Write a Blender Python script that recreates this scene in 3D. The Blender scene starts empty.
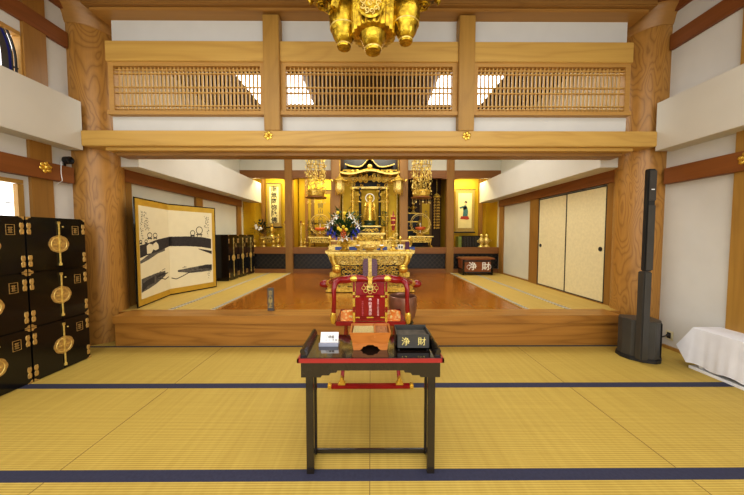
import bpy, bmesh, math, random
from mathutils import Vector, Matrix
R = random.Random(7)
PI = math.pi
C = bpy.context.scene.collection
CAMH = 1.39

# ------------------------------------------------------------------ helpers
def S(r, g, b):
    def f(c):
        c /= 255.0
        return c / 12.92 if c <= 0.04045 else ((c + 0.055) / 1.055) ** 2.4
    return (f(r), f(g), f(b), 1.0)

class NT:
    def __init__(s, name):
        s.m = bpy.data.materials.new(name); s.m.use_nodes = True
        s.t = s.m.node_tree; s.n = s.t.nodes; s.l = s.t.links
        s.b = s.n['Principled BSDF']
    def node(s, k, **kw):
        n = s.n.new(k)
        for a, v in kw.items():
            if a in n.inputs: n.inputs[a].default_value = v
            else: setattr(n, a, v)
        return n
    def link(s, a, b): s.l.new(a, b)
    def math(s, op, a, b=0.0):
        n = s.n.new('ShaderNodeMath'); n.operation = op
        for i, v in enumerate((a, b)):
            if isinstance(v, (int, float)): n.inputs[i].default_value = v
            else: s.link(v, n.inputs[i])
        return n.outputs[0]
    def ramp(s, fac, stops):
        n = s.n.new('ShaderNodeValToRGB'); e = n.color_ramp.elements
        e[0].position, e[0].color = stops[0]; e[1].position, e[1].color = stops[-1]
        for p, c in stops[1:-1]:
            x = e.new(p); x.color = c
        s.link(fac, n.inputs[0]); return n.outputs[0]
    def coord(s, scale=(1, 1, 1), rot=(0, 0, 0)):
        tc = s.n.new('ShaderNodeTexCoord'); mp = s.n.new('ShaderNodeMapping')
        mp.inputs['Scale'].default_value = scale; mp.inputs['Rotation'].default_value = rot
        s.link(tc.outputs['Object'], mp.inputs[0]); return mp.outputs[0]
    def noise(s, vec, scale, detail=3, dist=0.0):
        n = s.n.new('ShaderNodeTexNoise'); n.inputs['Scale'].default_value = scale
        n.inputs['Detail'].default_value = detail; n.inputs['Distortion'].default_value = dist
        s.link(vec, n.inputs['Vector']); return n.outputs[0]
    def bump(s, h, strength=.3, dist=.01):
        n = s.n.new('ShaderNodeBump'); n.inputs['Strength'].default_value = strength
        n.inputs['Distance'].default_value = dist
        s.link(h, n.inputs['Height']); s.link(n.outputs[0], s.b.inputs['Normal'])
    def mix(s, fac, a, b, mode='MIX'):
        n = s.n.new('ShaderNodeMix'); n.data_type = 'RGBA'; n.blend_type = mode
        for i, v in ((0, fac), (6, a), (7, b)):
            if isinstance(v, (int, float, tuple)): n.inputs[i].default_value = v
            else: s.link(v, n.inputs[i])
        return n.outputs[2]
    def set(s, rough=None, metal=None, coat=None, spec=None):
        if rough is not None: s.b.inputs['Roughness'].default_value = rough
        if metal is not None: s.b.inputs['Metallic'].default_value = metal
        if coat is not None:
            s.b.inputs['Coat Weight'].default_value = coat; s.b.inputs['Coat Roughness'].default_value = .08
        if spec is not None: s.b.inputs['Specular IOR Level'].default_value = spec
        return s

def plain(name, col, rough=.6, metal=0.0, var=.08, nscale=9, coat=None, bump=0.0, spec=None):
    t = NT(name); f = t.noise(t.coord(), nscale, 3)
    d = tuple(c * (1 - var) for c in col[:3]) + (1,); l = tuple(min(1, c * (1 + var)) for c in col[:3]) + (1,)
    t.link(t.ramp(f, [(.3, d), (.7, l)]), t.b.inputs['Base Color'])
    t.set(rough, metal, coat, spec)
    if bump: t.bump(f, bump, .01)
    return t.m

def wood(name, light, dark, axis=0, scale=1.0, lines=8.0, amt=.55, rough=.42, along=.14, coat=None, streak=.5):
    t = NT(name)
    light = (light[0] * .93, light[1] * 1.05, light[2] * 1.02, 1); dark = (dark[0] * .9, dark[1] * 1.05, dark[2], 1)
    sc = [scale] * 3; sc[axis] = scale * along
    v = t.coord(tuple(sc))
    n1 = t.noise(v, 2.2, 2.5, .5)
    p = t.math('PINGPONG', t.math('MULTIPLY', n1, lines), .5)
    line = t.ramp(p, [(0.0, (1, 1, 1, 1)), (.16, (.35, .35, .35, 1)), (.5, (0, 0, 0, 1))])
    sc2 = [34 * scale] * 3; sc2[axis] = 1.1 * scale
    n2 = t.noise(t.coord(tuple(sc2)), 1.0, 3)
    mid = tuple((a * .62 + b * .38) for a, b in zip(light, dark))
    base = t.ramp(n2, [(.3, mid), (.7, light)]) if streak else light
    base = t.mix(streak, light, base)
    f = t.math('MULTIPLY', line, amt)
    t.link(t.mix(f, base, dark), t.b.inputs['Base Color'])
    t.set(rough, coat=coat); return t.m

def gold(name, c1=S(230, 194, 88), c2=S(104, 68, 20), scale=26, rough=.3, carve_shade=.6, metal=.6):
    t = NT(name); v = t.coord()
    vo = t.node('ShaderNodeTexVoronoi', feature='SMOOTH_F1'); vo.inputs['Scale'].default_value = scale
    t.link(v, vo.inputs['Vector'])
    f = t.ramp(vo.outputs['Distance'], [(.15, (0, 0, 0, 1)), (.75, (1, 1, 1, 1))])
    t.link(t.mix(t.math('MULTIPLY', f, carve_shade), c1, c2), t.b.inputs['Base Color'])  # shade of carved crevices is mixed into the gold colour
    t.set(rough, metal); t.bump(t.noise(v, scale * 1.6, 2), .35 * max(carve_shade, .15), .01); return t.m

def emit(name, col, strength):
    t = NT(name); t.b.inputs['Base Color'].default_value = col
    t.b.inputs['Emission Color'].default_value = col; t.b.inputs['Emission Strength'].default_value = strength
    return t.m

M = {}
L, Dk = S(214, 160, 92), S(150, 92, 42)
M['beam'] = wood('beam_wood', S(208, 160, 88), S(170, 118, 58), 0, 1.2, 7, .35, .4)
M['beamd'] = wood('brown_beam_wood', S(160, 112, 60), S(118, 76, 36), 0, 1.2, 7, .4, .42)
M['redy'] = wood('reddish_rail_wood', S(144, 84, 42), S(102, 54, 26), 1, 1.2, 6, .3, .45)
M['redx'] = wood('reddish_lintel_wood', S(146, 92, 46), S(104, 60, 28), 0, 1.2, 6, .3, .45)
M['post'] = wood('post_wood', S(180, 132, 66), S(138, 92, 40), 2, 1.6, 5, .3, .42)
M['post2'] = wood('inner_post_wood', S(160, 110, 52), S(116, 76, 32), 2, 1.6, 5, .3, .42)
M['pillar'] = wood('keyaki_pillar_wood', S(188, 132, 68), S(108, 64, 26), 2, 1.5, 22, .48, .35, .26, streak=.4)
M['step'] = wood('step_wood', S(180, 122, 58), S(126, 76, 30), 0, 1.1, 10, .55, .36, .1)
M['lat'] = wood('lattice_wood', S(204, 154, 88), S(160, 112, 56), 2, 1.5, 4, .2, .5)
M['latf'] = wood('lattice_frame_wood', S(194, 142, 78), S(150, 100, 48), 0, 1.5, 4, .2, .5)
M['ceil'] = wood('ceiling_board_wood', S(140, 88, 44), S(98, 58, 26), 1, 1.0, 7, .4, .5)
M['rib'] = wood('ceiling_rib_wood', S(124, 76, 40), S(86, 48, 24), 1, 1.0, 4, .2, .45)
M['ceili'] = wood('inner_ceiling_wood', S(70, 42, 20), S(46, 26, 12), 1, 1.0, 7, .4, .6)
M['floorw'] = wood('polished_floor_wood', S(168, 98, 32), S(126, 72, 22), 1, 1.0, 5, .25, .2, .1, coat=.25)
M['crown'] = wood('crown_wood', S(176, 124, 66), S(130, 82, 38), 0, 1.0, 4, .3, .42)
M['box'] = wood('keyaki_box_wood', S(196, 116, 52), S(150, 78, 28), 0, 5, 7, .35, .35)
M['wall'] = plain('white_plaster', S(206, 204, 197), .9, var=.03, nscale=3)
M['duct'] = plain('duct_cover_plaster', S(206, 202, 190), .85, var=.02, nscale=3)
M['walli'] = plain('warm_white_plaster', S(206, 202, 184), .9, var=.03, nscale=3)
M['gold'] = gold('gold_leaf')
M['goldp'] = gold('polished_gold', S(238, 204, 98), S(180, 130, 44), 14, .25, .4, .75)
M['goldc'] = gold('carved_gold', S(226, 192, 92), S(56, 36, 12), 34, .38, 1.0, .5)
M['goldl'] = gold('pale_gold', S(244, 222, 136), S(168, 124, 50), 40, .35, .7, .45)
M['goldw'] = gold('gold_leaf_wall', S(206, 172, 44), S(186, 148, 34), 5, .5, .4, .35)
M['cham'] = gold('chandelier_gold', S(216, 182, 60), S(96, 70, 14), 30, .27, .75, .85)
M['fit'] = gold('brass_fitting', S(222, 190, 122), S(120, 84, 40), 60, .4, .5, .7)
M['black'] = plain('black_lacquer', S(18, 15, 13), .18, var=.1, coat=.3)
M['letter'] = plain('pale_gold_lettering', S(226, 208, 128), .5, var=.03)
M['pinkl'] = plain('pale_pink_lettering', S(236, 190, 190), .5, var=.03)
M['pinkd'] = plain('pink_lettering', S(206, 96, 110), .5, var=.03)
M['blackm'] = plain('matte_black', S(34, 33, 32), .5, var=.1)
M['tblack'] = plain('dark_brown_lacquer', S(44, 38, 32), .22, var=.12, coat=.4)
M['ttop'] = plain('table_top_lacquer', S(34, 26, 22), .07, var=.1, coat=1.0)
M['redl'] = plain('red_lacquer', S(132, 6, 14), .25, var=.15, coat=.3)
M['redd'] = plain('dull_red_lacquer', S(156, 48, 46), .3, var=.05)
M['white'] = plain('white_paint', S(232, 232, 230), .5, var=.02)
M['ink'] = plain('black_ink', S(52, 46, 42), .8, var=.25, nscale=30)
M['inkg'] = plain('grey_ink_wash', S(96, 90, 80), .85, var=.35, nscale=22)
M['paper'] = plain('cream_paper', S(220, 208, 172), .85, var=.02)
M['navy'] = plain('navy_cloth', S(52, 54, 76), .8, var=.12, nscale=60)
M['seam'] = plain('dark_seam', S(124, 104, 56), .9, var=.05)  # even dark tone of the joints between mats
M['leaf'] = plain('green_leaf', S(48, 84, 40), .5, var=.35, nscale=18)
M['leafd'] = plain('dark_leaf', S(30, 52, 36), .5, var=.35, nscale=18)
M['petw'] = plain('white_petal', S(235, 232, 222), .6, var=.04)
M['petb'] = plain('blue_petal', S(64, 76, 190), .6, var=.2, nscale=30)
M['pety'] = plain('yellow_petal', S(236, 208, 60), .6, var=.1)
M['peto'] = plain('orange_petal', S(222, 118, 70), .6, var=.15)
M['bronze'] = plain('brown_bronze', S(142, 104, 86), .3, .5, var=.15, nscale=8)
M['bronzed'] = plain('dark_bronze', S(50, 34, 28), .5, .3, var=.15)
M['spk'] = plain('charcoal_plastic', S(66, 64, 60), .38, var=.06)
M['spkd'] = plain('dark_plastic', S(40, 40, 40), .45, var=.06)
M['iv'] = plain('ivory_plastic', S(214, 206, 170), .5, var=.02)
M['fus'] = plain('fusuma_paper', S(222, 208, 164), .85, var=.05, nscale=24)
M['glow'] = emit('lit_paper', (1, 1, .98, 1), 1.6)
M['sky'] = emit('lit_skylight_panel', (1, 1, 1, 1), 5.0)
M['lamp'] = emit('yellow_lamp', (1, .85, .25, 1), 9)
M['cloth'] = plain('white_tablecloth_fabric', S(222, 222, 226), .85, var=.04, nscale=7, bump=.15)
M['mount'] = plain('scroll_brocade', S(168, 140, 78), .8, var=.3, nscale=60)
M['mountd'] = plain('dark_scroll_brocade', S(128, 100, 56), .8, var=.35, nscale=60)
M['silk'] = plain('scroll_silk', S(224, 208, 150), .85, var=.04)
M['bluep'] = plain('blue_painted_wood', S(70, 88, 150), .5, var=.3, nscale=60)
M['purple'] = plain('purple_cloth', S(92, 54, 84), .8, var=.15)
M['ash'] = plain('incense_ash', S(196, 178, 124), 1, var=.2, nscale=120, bump=.6)
M['chips'] = plain('incense_chips', S(176, 122, 78), 1, var=.5, nscale=160, bump=.8)
M['dress'] = plain('teal_dress', S(70, 110, 110), .8, var=.3, nscale=40)
M['skin'] = plain('painted_skin', S(220, 180, 140), .8, var=.05)
M['curt'] = plain('blue_curtain', S(34, 40, 120), .7, var=.2)
M['redbr'] = wood('offering_box_wood', S(150, 84, 48), S(90, 40, 22), 0, 4, 5, .3, .3)

def brocade():
    t = NT('orange_brocade'); v = t.coord((1, 1, 1), (0, .78, 0))
    ck = t.node('ShaderNodeTexChecker'); ck.inputs['Scale'].default_value = 11; t.link(v, ck.inputs[0])
    vo = t.node('ShaderNodeTexVoronoi'); vo.inputs['Scale'].default_value = 34; t.link(v, vo.inputs['Vector'])
    a = t.ramp(vo.outputs['Distance'], [(.25, S(240, 220, 150)), (.5, S(224, 130, 44))])
    t.link(t.mix(t.math('MULTIPLY', ck.outputs[1], .45), a, S(216, 150, 90)), t.b.inputs['Base Color']); t.set(.7); return t.m
M['broc'] = brocade()

def tatami(name, c1, c2, yp=.0155):
    t = NT(name); v = t.coord()
    sx = t.node('ShaderNodeSeparateXYZ'); t.link(v, sx.inputs[0])
    rib = t.math('SINE', t.math('MULTIPLY', sx.outputs[1], 2 * PI / yp))
    rib = t.math('ADD', t.math('MULTIPLY', rib, .5), .5)
    st = t.noise(t.coord((1.2, 120, 1)), 1.0, 3)
    bl = t.noise(t.coord((26, 1.0, 1)), 1.0, 2)
    f = t.math('ADD', t.math('MULTIPLY', rib, .4), t.math('ADD', t.math('MULTIPLY', st, .4), t.math('MULTIPLY', bl, .35)))
    t.link(t.ramp(f, [(.25, c2), (.85, c1)]), t.b.inputs['Base Color'])
    t.set(.62, spec=.35); t.bump(rib, .25, .003); return t.m
M['tat'] = tatami('tatami_rush', S(204, 178, 94), S(164, 138, 62))
M['tati'] = tatami('inner_tatami_rush', S(208, 180, 102), S(178, 148, 74), .02)

def heri():
    t = NT('patterned_cloth_border'); v = t.coord()
    sx = t.node('ShaderNodeSeparateXYZ'); t.link(v, sx.inputs[0])
    w = t.math('SINE', t.math('MULTIPLY', sx.outputs[1], 2 * PI / .07))
    t.link(t.ramp(w, [(.35, S(200, 192, 168)), (.6, S(70, 62, 50))]), t.b.inputs['Base Color']); t.set(.8); return t.m
M['heri'] = heri()

def diag():
    t = NT('black_lattice_lacquer'); v = t.coord((1, 1, 1), (0, .785, 0))
    sx = t.node('ShaderNodeSeparateXYZ'); t.link(v, sx.inputs[0])
    a = t.math('PINGPONG', t.math('MULTIPLY', sx.outputs[0], 11.0), .5)
    b = t.math('PINGPONG', t.math('MULTIPLY', sx.outputs[2], 11.0), .5)
    mn = t.math('MINIMUM', a, b)
    t.link(t.ramp(mn, [(.03, S(70, 62, 50)), (.1, S(20, 18, 16))]), t.b.inputs['Base Color']); t.set(.4); return t.m
M['diag'] = diag()

def obj(name, me, mat, parent=None, loc=(0, 0, 0)):
    o = bpy.data.objects.new(name, me); C.objects.link(o)
    if mat is not None and not me.materials: me.materials.append(mat)
    o.location = loc
    if parent is not None: o.parent = parent
    return o

class MB:
    """collects shapes in world coordinates, stored relative to an origin"""
    def __init__(s, o=(0, 0, 0)): s.bm = bmesh.new(); s.o = Vector(o)
    def v(s, p): return s.bm.verts.new(Vector(p) - s.o)
    def face(s, vs):
        try: return s.bm.faces.new(vs)
        except ValueError: return None
    def box(s, x0, x1, y0, y1, z0, z1):
        P = [s.v((x, y, z)) for z in (z0, z1) for x, y in ((x0, y0), (x1, y0), (x1, y1), (x0, y1))]
        for f in ((3, 2, 1, 0), (4, 5, 6, 7), (0, 1, 5, 4), (1, 2, 6, 5), (2, 3, 7, 6), (3, 0, 4, 7)): s.face([P[i] for i in f])
        return s
    def cbox(s, c, sz, rot=None):
        m = rot if rot else Matrix.Identity(3); c = Vector(c)
        P = [s.v(c + m @ Vector((x * sz[0] / 2, y * sz[1] / 2, z * sz[2] / 2))) for z in (-1, 1) for x, y in ((-1, -1), (1, -1), (1, 1), (-1, 1))]
        for f in ((3, 2, 1, 0), (4, 5, 6, 7), (0, 1, 5, 4), (1, 2, 6, 5), (2, 3, 7, 6), (3, 0, 4, 7)): s.face([P[i] for i in f])
        return s
    def prism(s, pts, axis, a, b):
        """pts: 2-D outline; axis 'x','y','z' is the extrusion axis"""
        def q(p, d):
            return {'x': (d, p[0], p[1]), 'y': (p[0], d, p[1]), 'z': (p[0], p[1], d)}[axis]
        A = [s.v(q(p, a)) for p in pts]; B = [s.v(q(p, b)) for p in pts]
        s.face(A[::-1]); s.face(B); n = len(pts)
        for i in range(n): s.face([A[i], A[(i + 1) % n], B[(i + 1) % n], B[i]])
        return s
    def tube(s, pts, r, seg=8, cap=True):
        pts = [Vector(p) for p in pts]; n = len(pts); rings = []
        up = None
        for i, p in enumerate(pts):
            d = (pts[min(i + 1, n - 1)] - pts[max(i - 1, 0)]).normalized()
            if up is None: up = Vector((0, 0, 1)) if abs(d.z) < .9 else Vector((1, 0, 0))
            a = d.cross(up); a = a.normalized() if a.length > 1e-6 else Vector((1, 0, 0))
            b = a.cross(d).normalized(); up = b
            rr = r[i] if isinstance(r, (list, tuple)) else r
            rings.append([s.v(p + (a * math.cos(t) + b * math.sin(t)) * rr) for t in [2 * PI * k / seg for k in range(seg)]])
        for i in range(n - 1):
            for k in range(seg):
                s.face([rings[i][k], rings[i][(k + 1) % seg], rings[i + 1][(k + 1) % seg], rings[i + 1][k]])
        if cap: s.face(rings[0][::-1]); s.face(rings[-1])
        return s
    def lathe(s, c, prof, seg=20, ax='z', flute=0, fl=0.0, ph=0.0):
        rings = []
        for r, h in prof:
            ring = []
            for k in range(seg):
                t = 2 * PI * k / seg + ph; rr = max(r, .0004) * (1 + (fl * abs(math.cos(t * flute / 2)) if flute else 0))
                if ax == 'z': p = (c[0] + rr * math.cos(t), c[1] + rr * math.sin(t), c[2] + h)
                elif ax == 'y': p = (c[0] + rr * math.cos(t), c[1] + h, c[2] + rr * math.sin(t))
                else: p = (c[0] + h, c[1] + rr * math.cos(t), c[2] + rr * math.sin(t))
                ring.append(s.v(p))
            rings.append(ring)
        for i in range(len(rings) - 1):
            for k in range(seg):
                s.face([rings[i][k], rings[i][(k + 1) % seg], rings[i + 1][(k + 1) % seg], rings[i + 1][k]])
        s.face(rings[0][::-1]); s.face(rings[-1]); return s
    def sph(s, c, r, sc=(1, 1, 1), u=10, w=7):
        prof = []
        rings = []
        for j in range(w + 1):
            ph = PI * j / w; rings.append([s.v((c[0] + r * sc[0] * max(math.sin(ph), .02) * math.cos(2 * PI * k / u),
                c[1] + r * sc[1] * max(math.sin(ph), .02) * math.sin(2 * PI * k / u), c[2] - r * sc[2] * math.cos(ph))) for k in range(u)])
        for i in range(w):
            for k in range(u): s.face([rings[i][k], rings[i][(k + 1) % u], rings[i + 1][(k + 1) % u], rings[i + 1][k]])
        s.face(rings[0][::-1]); s.face(rings[-1]); return s
    def leaf(s, c, d, ln, w, droop=.2):
        c = Vector(c); d = Vector(d).normalized()
        a = d.cross(Vector((0, 0, 1))); a = a.normalized() if a.length > .01 else Vector((1, 0, 0))
        n = d.cross(a)
        p0 = s.v(c); m1 = c + d * ln * .45 ; tip = c + d * ln - Vector((0, 0, droop * ln))
        l = s.v(m1 + a * w / 2 + n * w * .15); r = s.v(m1 - a * w / 2 + n * w * .15); m = s.v(m1); t = s.v(tip)
        s.face([p0, l, m]); s.face([p0, m, r]); s.face([l, t, m]); s.face([m, t, r]); return s
    def torus(s, c, R_, r, ax='y', seg=28, sg=6, a0=0, a1=2 * PI):
        full = abs(a1 - a0 - 2 * PI) < 1e-6; pts = []
        n = seg + 1
        for i in range(n):
            t = a0 + (a1 - a0) * i / seg; u, w = R_ * math.cos(t), R_ * math.sin(t)
            pts.append({'y': (c[0] + u, c[1], c[2] + w), 'z': (c[0] + u, c[1] + w, c[2]), 'x': (c[0], c[1] + u, c[2] + w)}[ax])
        return s.tube(pts, r, sg)
    def scroll(s, c, r, r2, turns=1.3, a0=0, flip=1, ax='y', sg=5):
        pts = []; n = 12
        for i in range(n + 1):
            q = i / n; rr = r * (1 - .82 * q); t = a0 + flip * turns * 2 * PI * q
            u, w = rr * math.cos(t), rr * math.sin(t)
            pts.append((c[0] + u, c[1] - .3 * r2, c[2] + w) if ax == 'y' else (c[0], c[1] + u, c[2] + w))
        return s.tube(pts, [r2 * (1 - .4 * i / n) for i in range(n + 1)], sg)
    def build(s, name, mat, parent=None, bevel=0, smooth=False, loc=(0, 0, 0), kind=None):
        bmesh.ops.recalc_face_normals(s.bm, faces=s.bm.faces)
        if bevel:
            es = [e for e in s.bm.edges if e.is_manifold and e.calc_face_angle(0) > .6]
            bmesh.ops.bevel(s.bm, geom=es, offset=bevel, segments=2, affect='EDGES', clamp_overlap=True)
        me = bpy.data.meshes.new(name); s.bm.to_mesh(me); s.bm.free()
        if smooth:
            for p in me.polygons: p.use_smooth = True
            try: me.set_sharp_from_angle(angle=.7)
            except Exception: pass
        o = obj(name, me, mat if isinstance(mat, bpy.types.Material) else M[mat], parent, loc)
        if kind: o['kind'] = kind
        return o

def thing(name, label, cat, loc=(0, 0, 0), group=None, rz=0):
    o = bpy.data.objects.new(name, None); C.objects.link(o); o.empty_display_size = .1
    o.location = loc; o.rotation_euler = (0, 0, rz); o['label'] = label; o['category'] = cat
    if group: o['group'] = group
    return o
def tag(o, label, cat, group=None, kind=None):
    o['label'] = label; o['category'] = cat
    if group: o['group'] = group
    if kind: o['kind'] = kind
    return o
def struct(name, mb, mat, bevel=0, smooth=False, parent=None):
    o = mb.build(name, mat, parent, bevel, smooth)
    if parent is None: o['kind'] = 'structure'
    return o
def copy_tree(o, parent=None):
    c = o.copy(); C.objects.link(c)
    if parent is not None: c.parent = parent
    for ch in list(o.children): copy_tree(ch, c)
    return c
def text(body, size, mat, parent, loc, rot=(PI / 2, 0, 0), name='lettering', vertical=False, extrude=.0015, bold=0.0, sx=1.0, line=1.0):
    cu = bpy.data.curves.new('lettering', 'FONT'); cu.body = '\n'.join(body) if vertical else body
    cu.size = size; cu.align_x = 'CENTER'; cu.align_y = 'CENTER'; cu.extrude = extrude; cu.offset = bold; cu.space_line = line
    cu.resolution_u = 2
    o = bpy.data.objects.new('tmp', cu); C.objects.link(o)
    dg = bpy.context.evaluated_depsgraph_get(); me = bpy.data.meshes.new_from_object(o.evaluated_get(dg))
    bpy.data.objects.remove(o); me.materials.clear()
    me.transform(Matrix.Diagonal((sx, 1, 1, 1)))
    q = obj(name, me, mat if isinstance(mat, bpy.types.Material) else M[mat], parent, loc); q.rotation_euler = rot
    return q

# ------------------------------------------------------------------ the setting
YB = -2.4                                   # the outer room runs on behind the camera
# floor of the outer room
fl = struct('floor', MB().box(-3.66, 3.66, YB, 3.72, -.05, 0), 'tat')
b = MB()
for y in (2.51, 1.55, .6, -.35, -1.3):
    b.box(-3.66, 3.66, y - .039, y + .039, 0, .0025)
b.build('cloth_border', 'navy', fl)
MB().box(-3.66, 3.66, 3.4, 3.43, 0, .0025).build('border_strip', 'navy', fl)
b = MB()
for x in (-1.835, -.005, 1.825):
    b.box(x - .0022, x + .0022, YB, 3.41, 0, .0012)
b.build('mat_seam', 'seam', fl)
# raised floor of the inner hall
ZI = .375
f2 = struct('floor_inner', MB().box(-2.12, 2.12, 3.7, 7.42, .2, ZI - .012), 'floorw')
f3 = struct('floor_inner_left', MB().box(-3.46, -2.12, 3.7, 7.42, .2, ZI), 'tati')
f4 = struct('floor_inner_right', MB().box(2.12, 3.46, 3.7, 7.42, .2, ZI), 'tati')
for f_, s_ in ((f3, -1), (f4, 1)):
    x = s_ * 2.15
    MB().box(x - .03, x + .03, 3.72, 7.42, ZI, ZI + .003).build('cloth_border', 'heri', f_)
    x = s_ * 2.72
    MB().box(x - .035, x + .035, 3.72, 7.42, ZI, ZI + .003).build('cloth_border', 'heri', f_)
# step front
struct('trim_1', MB().box(-3.2, 3.16, 3.44, 3.72, .0, .285), 'step', .006)
struct('trim_2', MB().box(-3.2, 3.16, 3.41, 3.72, .285, ZI + .012), 'step', .006)

# side walls of the outer room
def wall_with_holes(name, x0, x1, holes, y0=YB, y1=3.62, z1=4.2):
    m = MB(); ys = sorted({y0, y1} | {h[0] for h in holes} | {h[1] for h in holes})
    for a, c in zip(ys, ys[1:]):
        zs = sorted([(h[2], h[3]) for h in holes if h[0] <= a and h[1] >= c]); z = 0
        for h0, h1 in zs:
            m.box(x0, x1, a, c, z, h0); z = h1
        m.box(x0, x1, a, c, z, z1)
    return struct(name, m, 'wall')
wall_with_holes('wall_left', -3.78, -3.66, [(.9, 2.94, .95, 1.93), (1.6, 3.015, 2.7, 3.5)])
wall_with_holes('wall_right', 3.66, 3.78, [])
for sname, sx in (('left', -1), ('right', 1)):
    a, c = sorted((sx * 3.66, sx * 3.585))
    struct('baseboard_' + sname, MB().box(*sorted((sx * 3.66, sx * 3.635)), YB, 3.4, 0, .035), 'post')
    struct('trim_rail_' + sname, MB().box(a, c, YB, 3.42, 2.01, 2.2), 'redy', .004)
    a, c = sorted((sx * 3.66, sx * 3.615))
    struct('trim_upper_rail_' + sname, MB().box(a, c, YB, 3.45, 3.62, 3.8), 'redy', .004)
    struct('trim_top_rail_' + sname, MB().box(a, c, YB, 3.45, 4.05, 4.2), 'redy', .004)
    a, c = sorted((sx * 3.66, sx * 3.45))
    struct('wall_duct_' + sname, MB().box(a, c, YB, 3.405, 2.405, 2.975), 'duct', .003)
struct('trim_post_left', MB().box(-3.66, -3.625, 3.02, 3.225, 0, 4.2), 'post2')
struct('trim_post_right', MB().box(3.625, 3.66, 2.56, 2.785, 0, 4.2), 'post')
struct('trim_post_right_near', MB().box(3.625, 3.66, .9, 1.12, 0, 4.2), 'post')

# lit paper window, left wall
w1 = struct('window_1', MB().box(-3.70, -3.69, .9, 2.94, .95, 1.93), 'glow')
m = MB()
for y in (2.93, .92): m.box(-3.688, -3.64, y - .02, y + .03, .975, 1.92)
m.box(-3.688, -3.64, .9, 2.96, 1.925, 1.965); m.box(-3.688, -3.64, .9, 2.96, .93, .97)
m.build('window_frame', 'post', w1)
m = MB()
for z in (1.72, 1.55, 1.38, 1.2): m.box(-3.687, -3.68, .95, 2.9, z - .004, z + .004)
for y in (1.4, 1.9, 2.4): m.box(-3.687, -3.68, y - .004, y + .004, .97, 1.92)
m.build('muntin', 'spkd', w1)
# upper window with arched dark frame and blue curtain
w2 = struct('window_2', MB().box(-3.75, -3.745, 1.6, 3.015, 2.7, 3.5), 'glow')
m = MB()
m.box(-3.74, -3.65, 3.008, 3.018, 2.7, 3.46); m.box(-3.74, -3.65, 1.6, 3.01, 3.462, 3.5)
m.build('window_frame', 'latf', w2)
def arch(z): return 2.99 - .85 * max(0, z - 3.2) ** 2
zz_ = [2.7 + .79 * k / 14 for k in range(15)]
for off, rad, x in ((0, .011, -3.685), (-.024, .007, -3.69)):
    MB().tube([(x, arch(z) + off, z) for z in zz_], rad, 6).build('arched_frame', 'spkd', w2, smooth=True)
MB().prism([(arch(z) - .024, z) for z in zz_] + [(arch(z) - .05, z) for z in zz_[::-1]], 'x', -3.70, -3.695).build('blue_curtain', 'curt', w2)
MB().prism([(arch(z) - .05, z) for z in zz_] + [(arch(z) - .105, z) for z in zz_[::-1]], 'x', -3.70, -3.695).build('dark_pane', 'spk', w2)
MB().box(-3.70, -3.68, 2.97, 3.012, 3.12, 3.13).build('latch', 'spkd', w2)

# ceiling of the outer room: coffered boards
cl = struct('ceiling', MB().box(-3.78, 3.78, YB, 3.7, 4.15, 4.2), 'ceil')
m = MB()
for i in range(-5, 6): m.box(i * .585 - .034, i * .585 + .006, YB, 3.32, 4.095, 4.15)
m.build('ceiling_rib', 'rib', cl)
m = MB()
for i in range(9): m.box(-3.66, 3.66, 2.9 - i * .585 - .025, 2.9 - i * .585 + .025, 4.1, 4.15)
m.build('ceiling_crossrib', 'rib', cl)
struct('trim_crown_upper', MB().box(-3.3, 3.3, 3.29, 3.6, 4.02, 4.09), 'beamd', .01)
struct('trim_crown_lower', MB().box(-3.25, 3.25, 3.34, 3.6, 3.985, 4.02), 'crown', .006)

# wall above the opening
struct('wall_center', MB().box(-3.14, 3.14, 3.5, 3.56, 3.5, 4.15).box(-3.14, 3.14, 3.47, 3.56, 2.62, 2.83), 'wall')
struct('trim_corner_left', MB().box(-3.5, -3.1, 3.66, 3.72, 0, .37), 'step')
struct('trim_corner_right', MB().box(3.1, 3.5, 3.66, 3.72, 0, .37), 'step')
struct('wall_corner_left', MB().box(-3.78, -3.45, 3.62, 3.7, 0, 4.2), 'wall')
struct('wall_corner_right', MB().box(3.45, 3.78, 3.62, 3.7, 0, 4.2), 'wall')
struct('trim_upper_beam', MB().box(-3.15, 3.15, 3.41, 3.58, 3.455, 3.69), 'beam', .006)
struct('trim_main_beam', MB().box(-3.45, 3.45, 3.38, 3.6, 2.455, 2.635), 'beam', .008)
struct('trim_under_beam', MB().box(-3.22, 3.22, 3.44, 3.66, 2.417, 2.455), 'beam', .004)
struct('trim_lower_beam', MB().box(-3.16, 3.16, 3.52, 3.7, 2.378, 2.417), 'beamd', .004)
for i, x in enumerate((-1.172, 1.142)):
    struct('trim_upper_post_' + ('left', 'right')[i], MB().box(x - .095, x + .095, 3.375, 3.58, 2.635, 3.97), 'post', .006)

# round pillars
for i, x in enumerate((-3.6, 3.6)):
    t = thing('round_pillar', 'thick round wooden pillar with bold grain, beside the ' + ('black lacquer cabinets on the left' if i == 0 else 'tall thin speaker on the right'), 'pillar', (x, 3.725, 0), 'round pillars')
    m = MB((x, 3.725, 0)); m.lathe((x, 3.725, 0), [(.268, 0), (.268, 3.98)], 48); m.build('shaft', 'pillar', t, smooth=True)
    m = MB((x, 3.725, 0)); m.lathe((x, 3.725, 0), [(.275, 3.93), (.285, 3.95), (.30, 4.02), (.33, 4.08), (.36, 4.12), (.36, 4.15)], 48); m.build('collar', 'crown', t, smooth=True)

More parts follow.
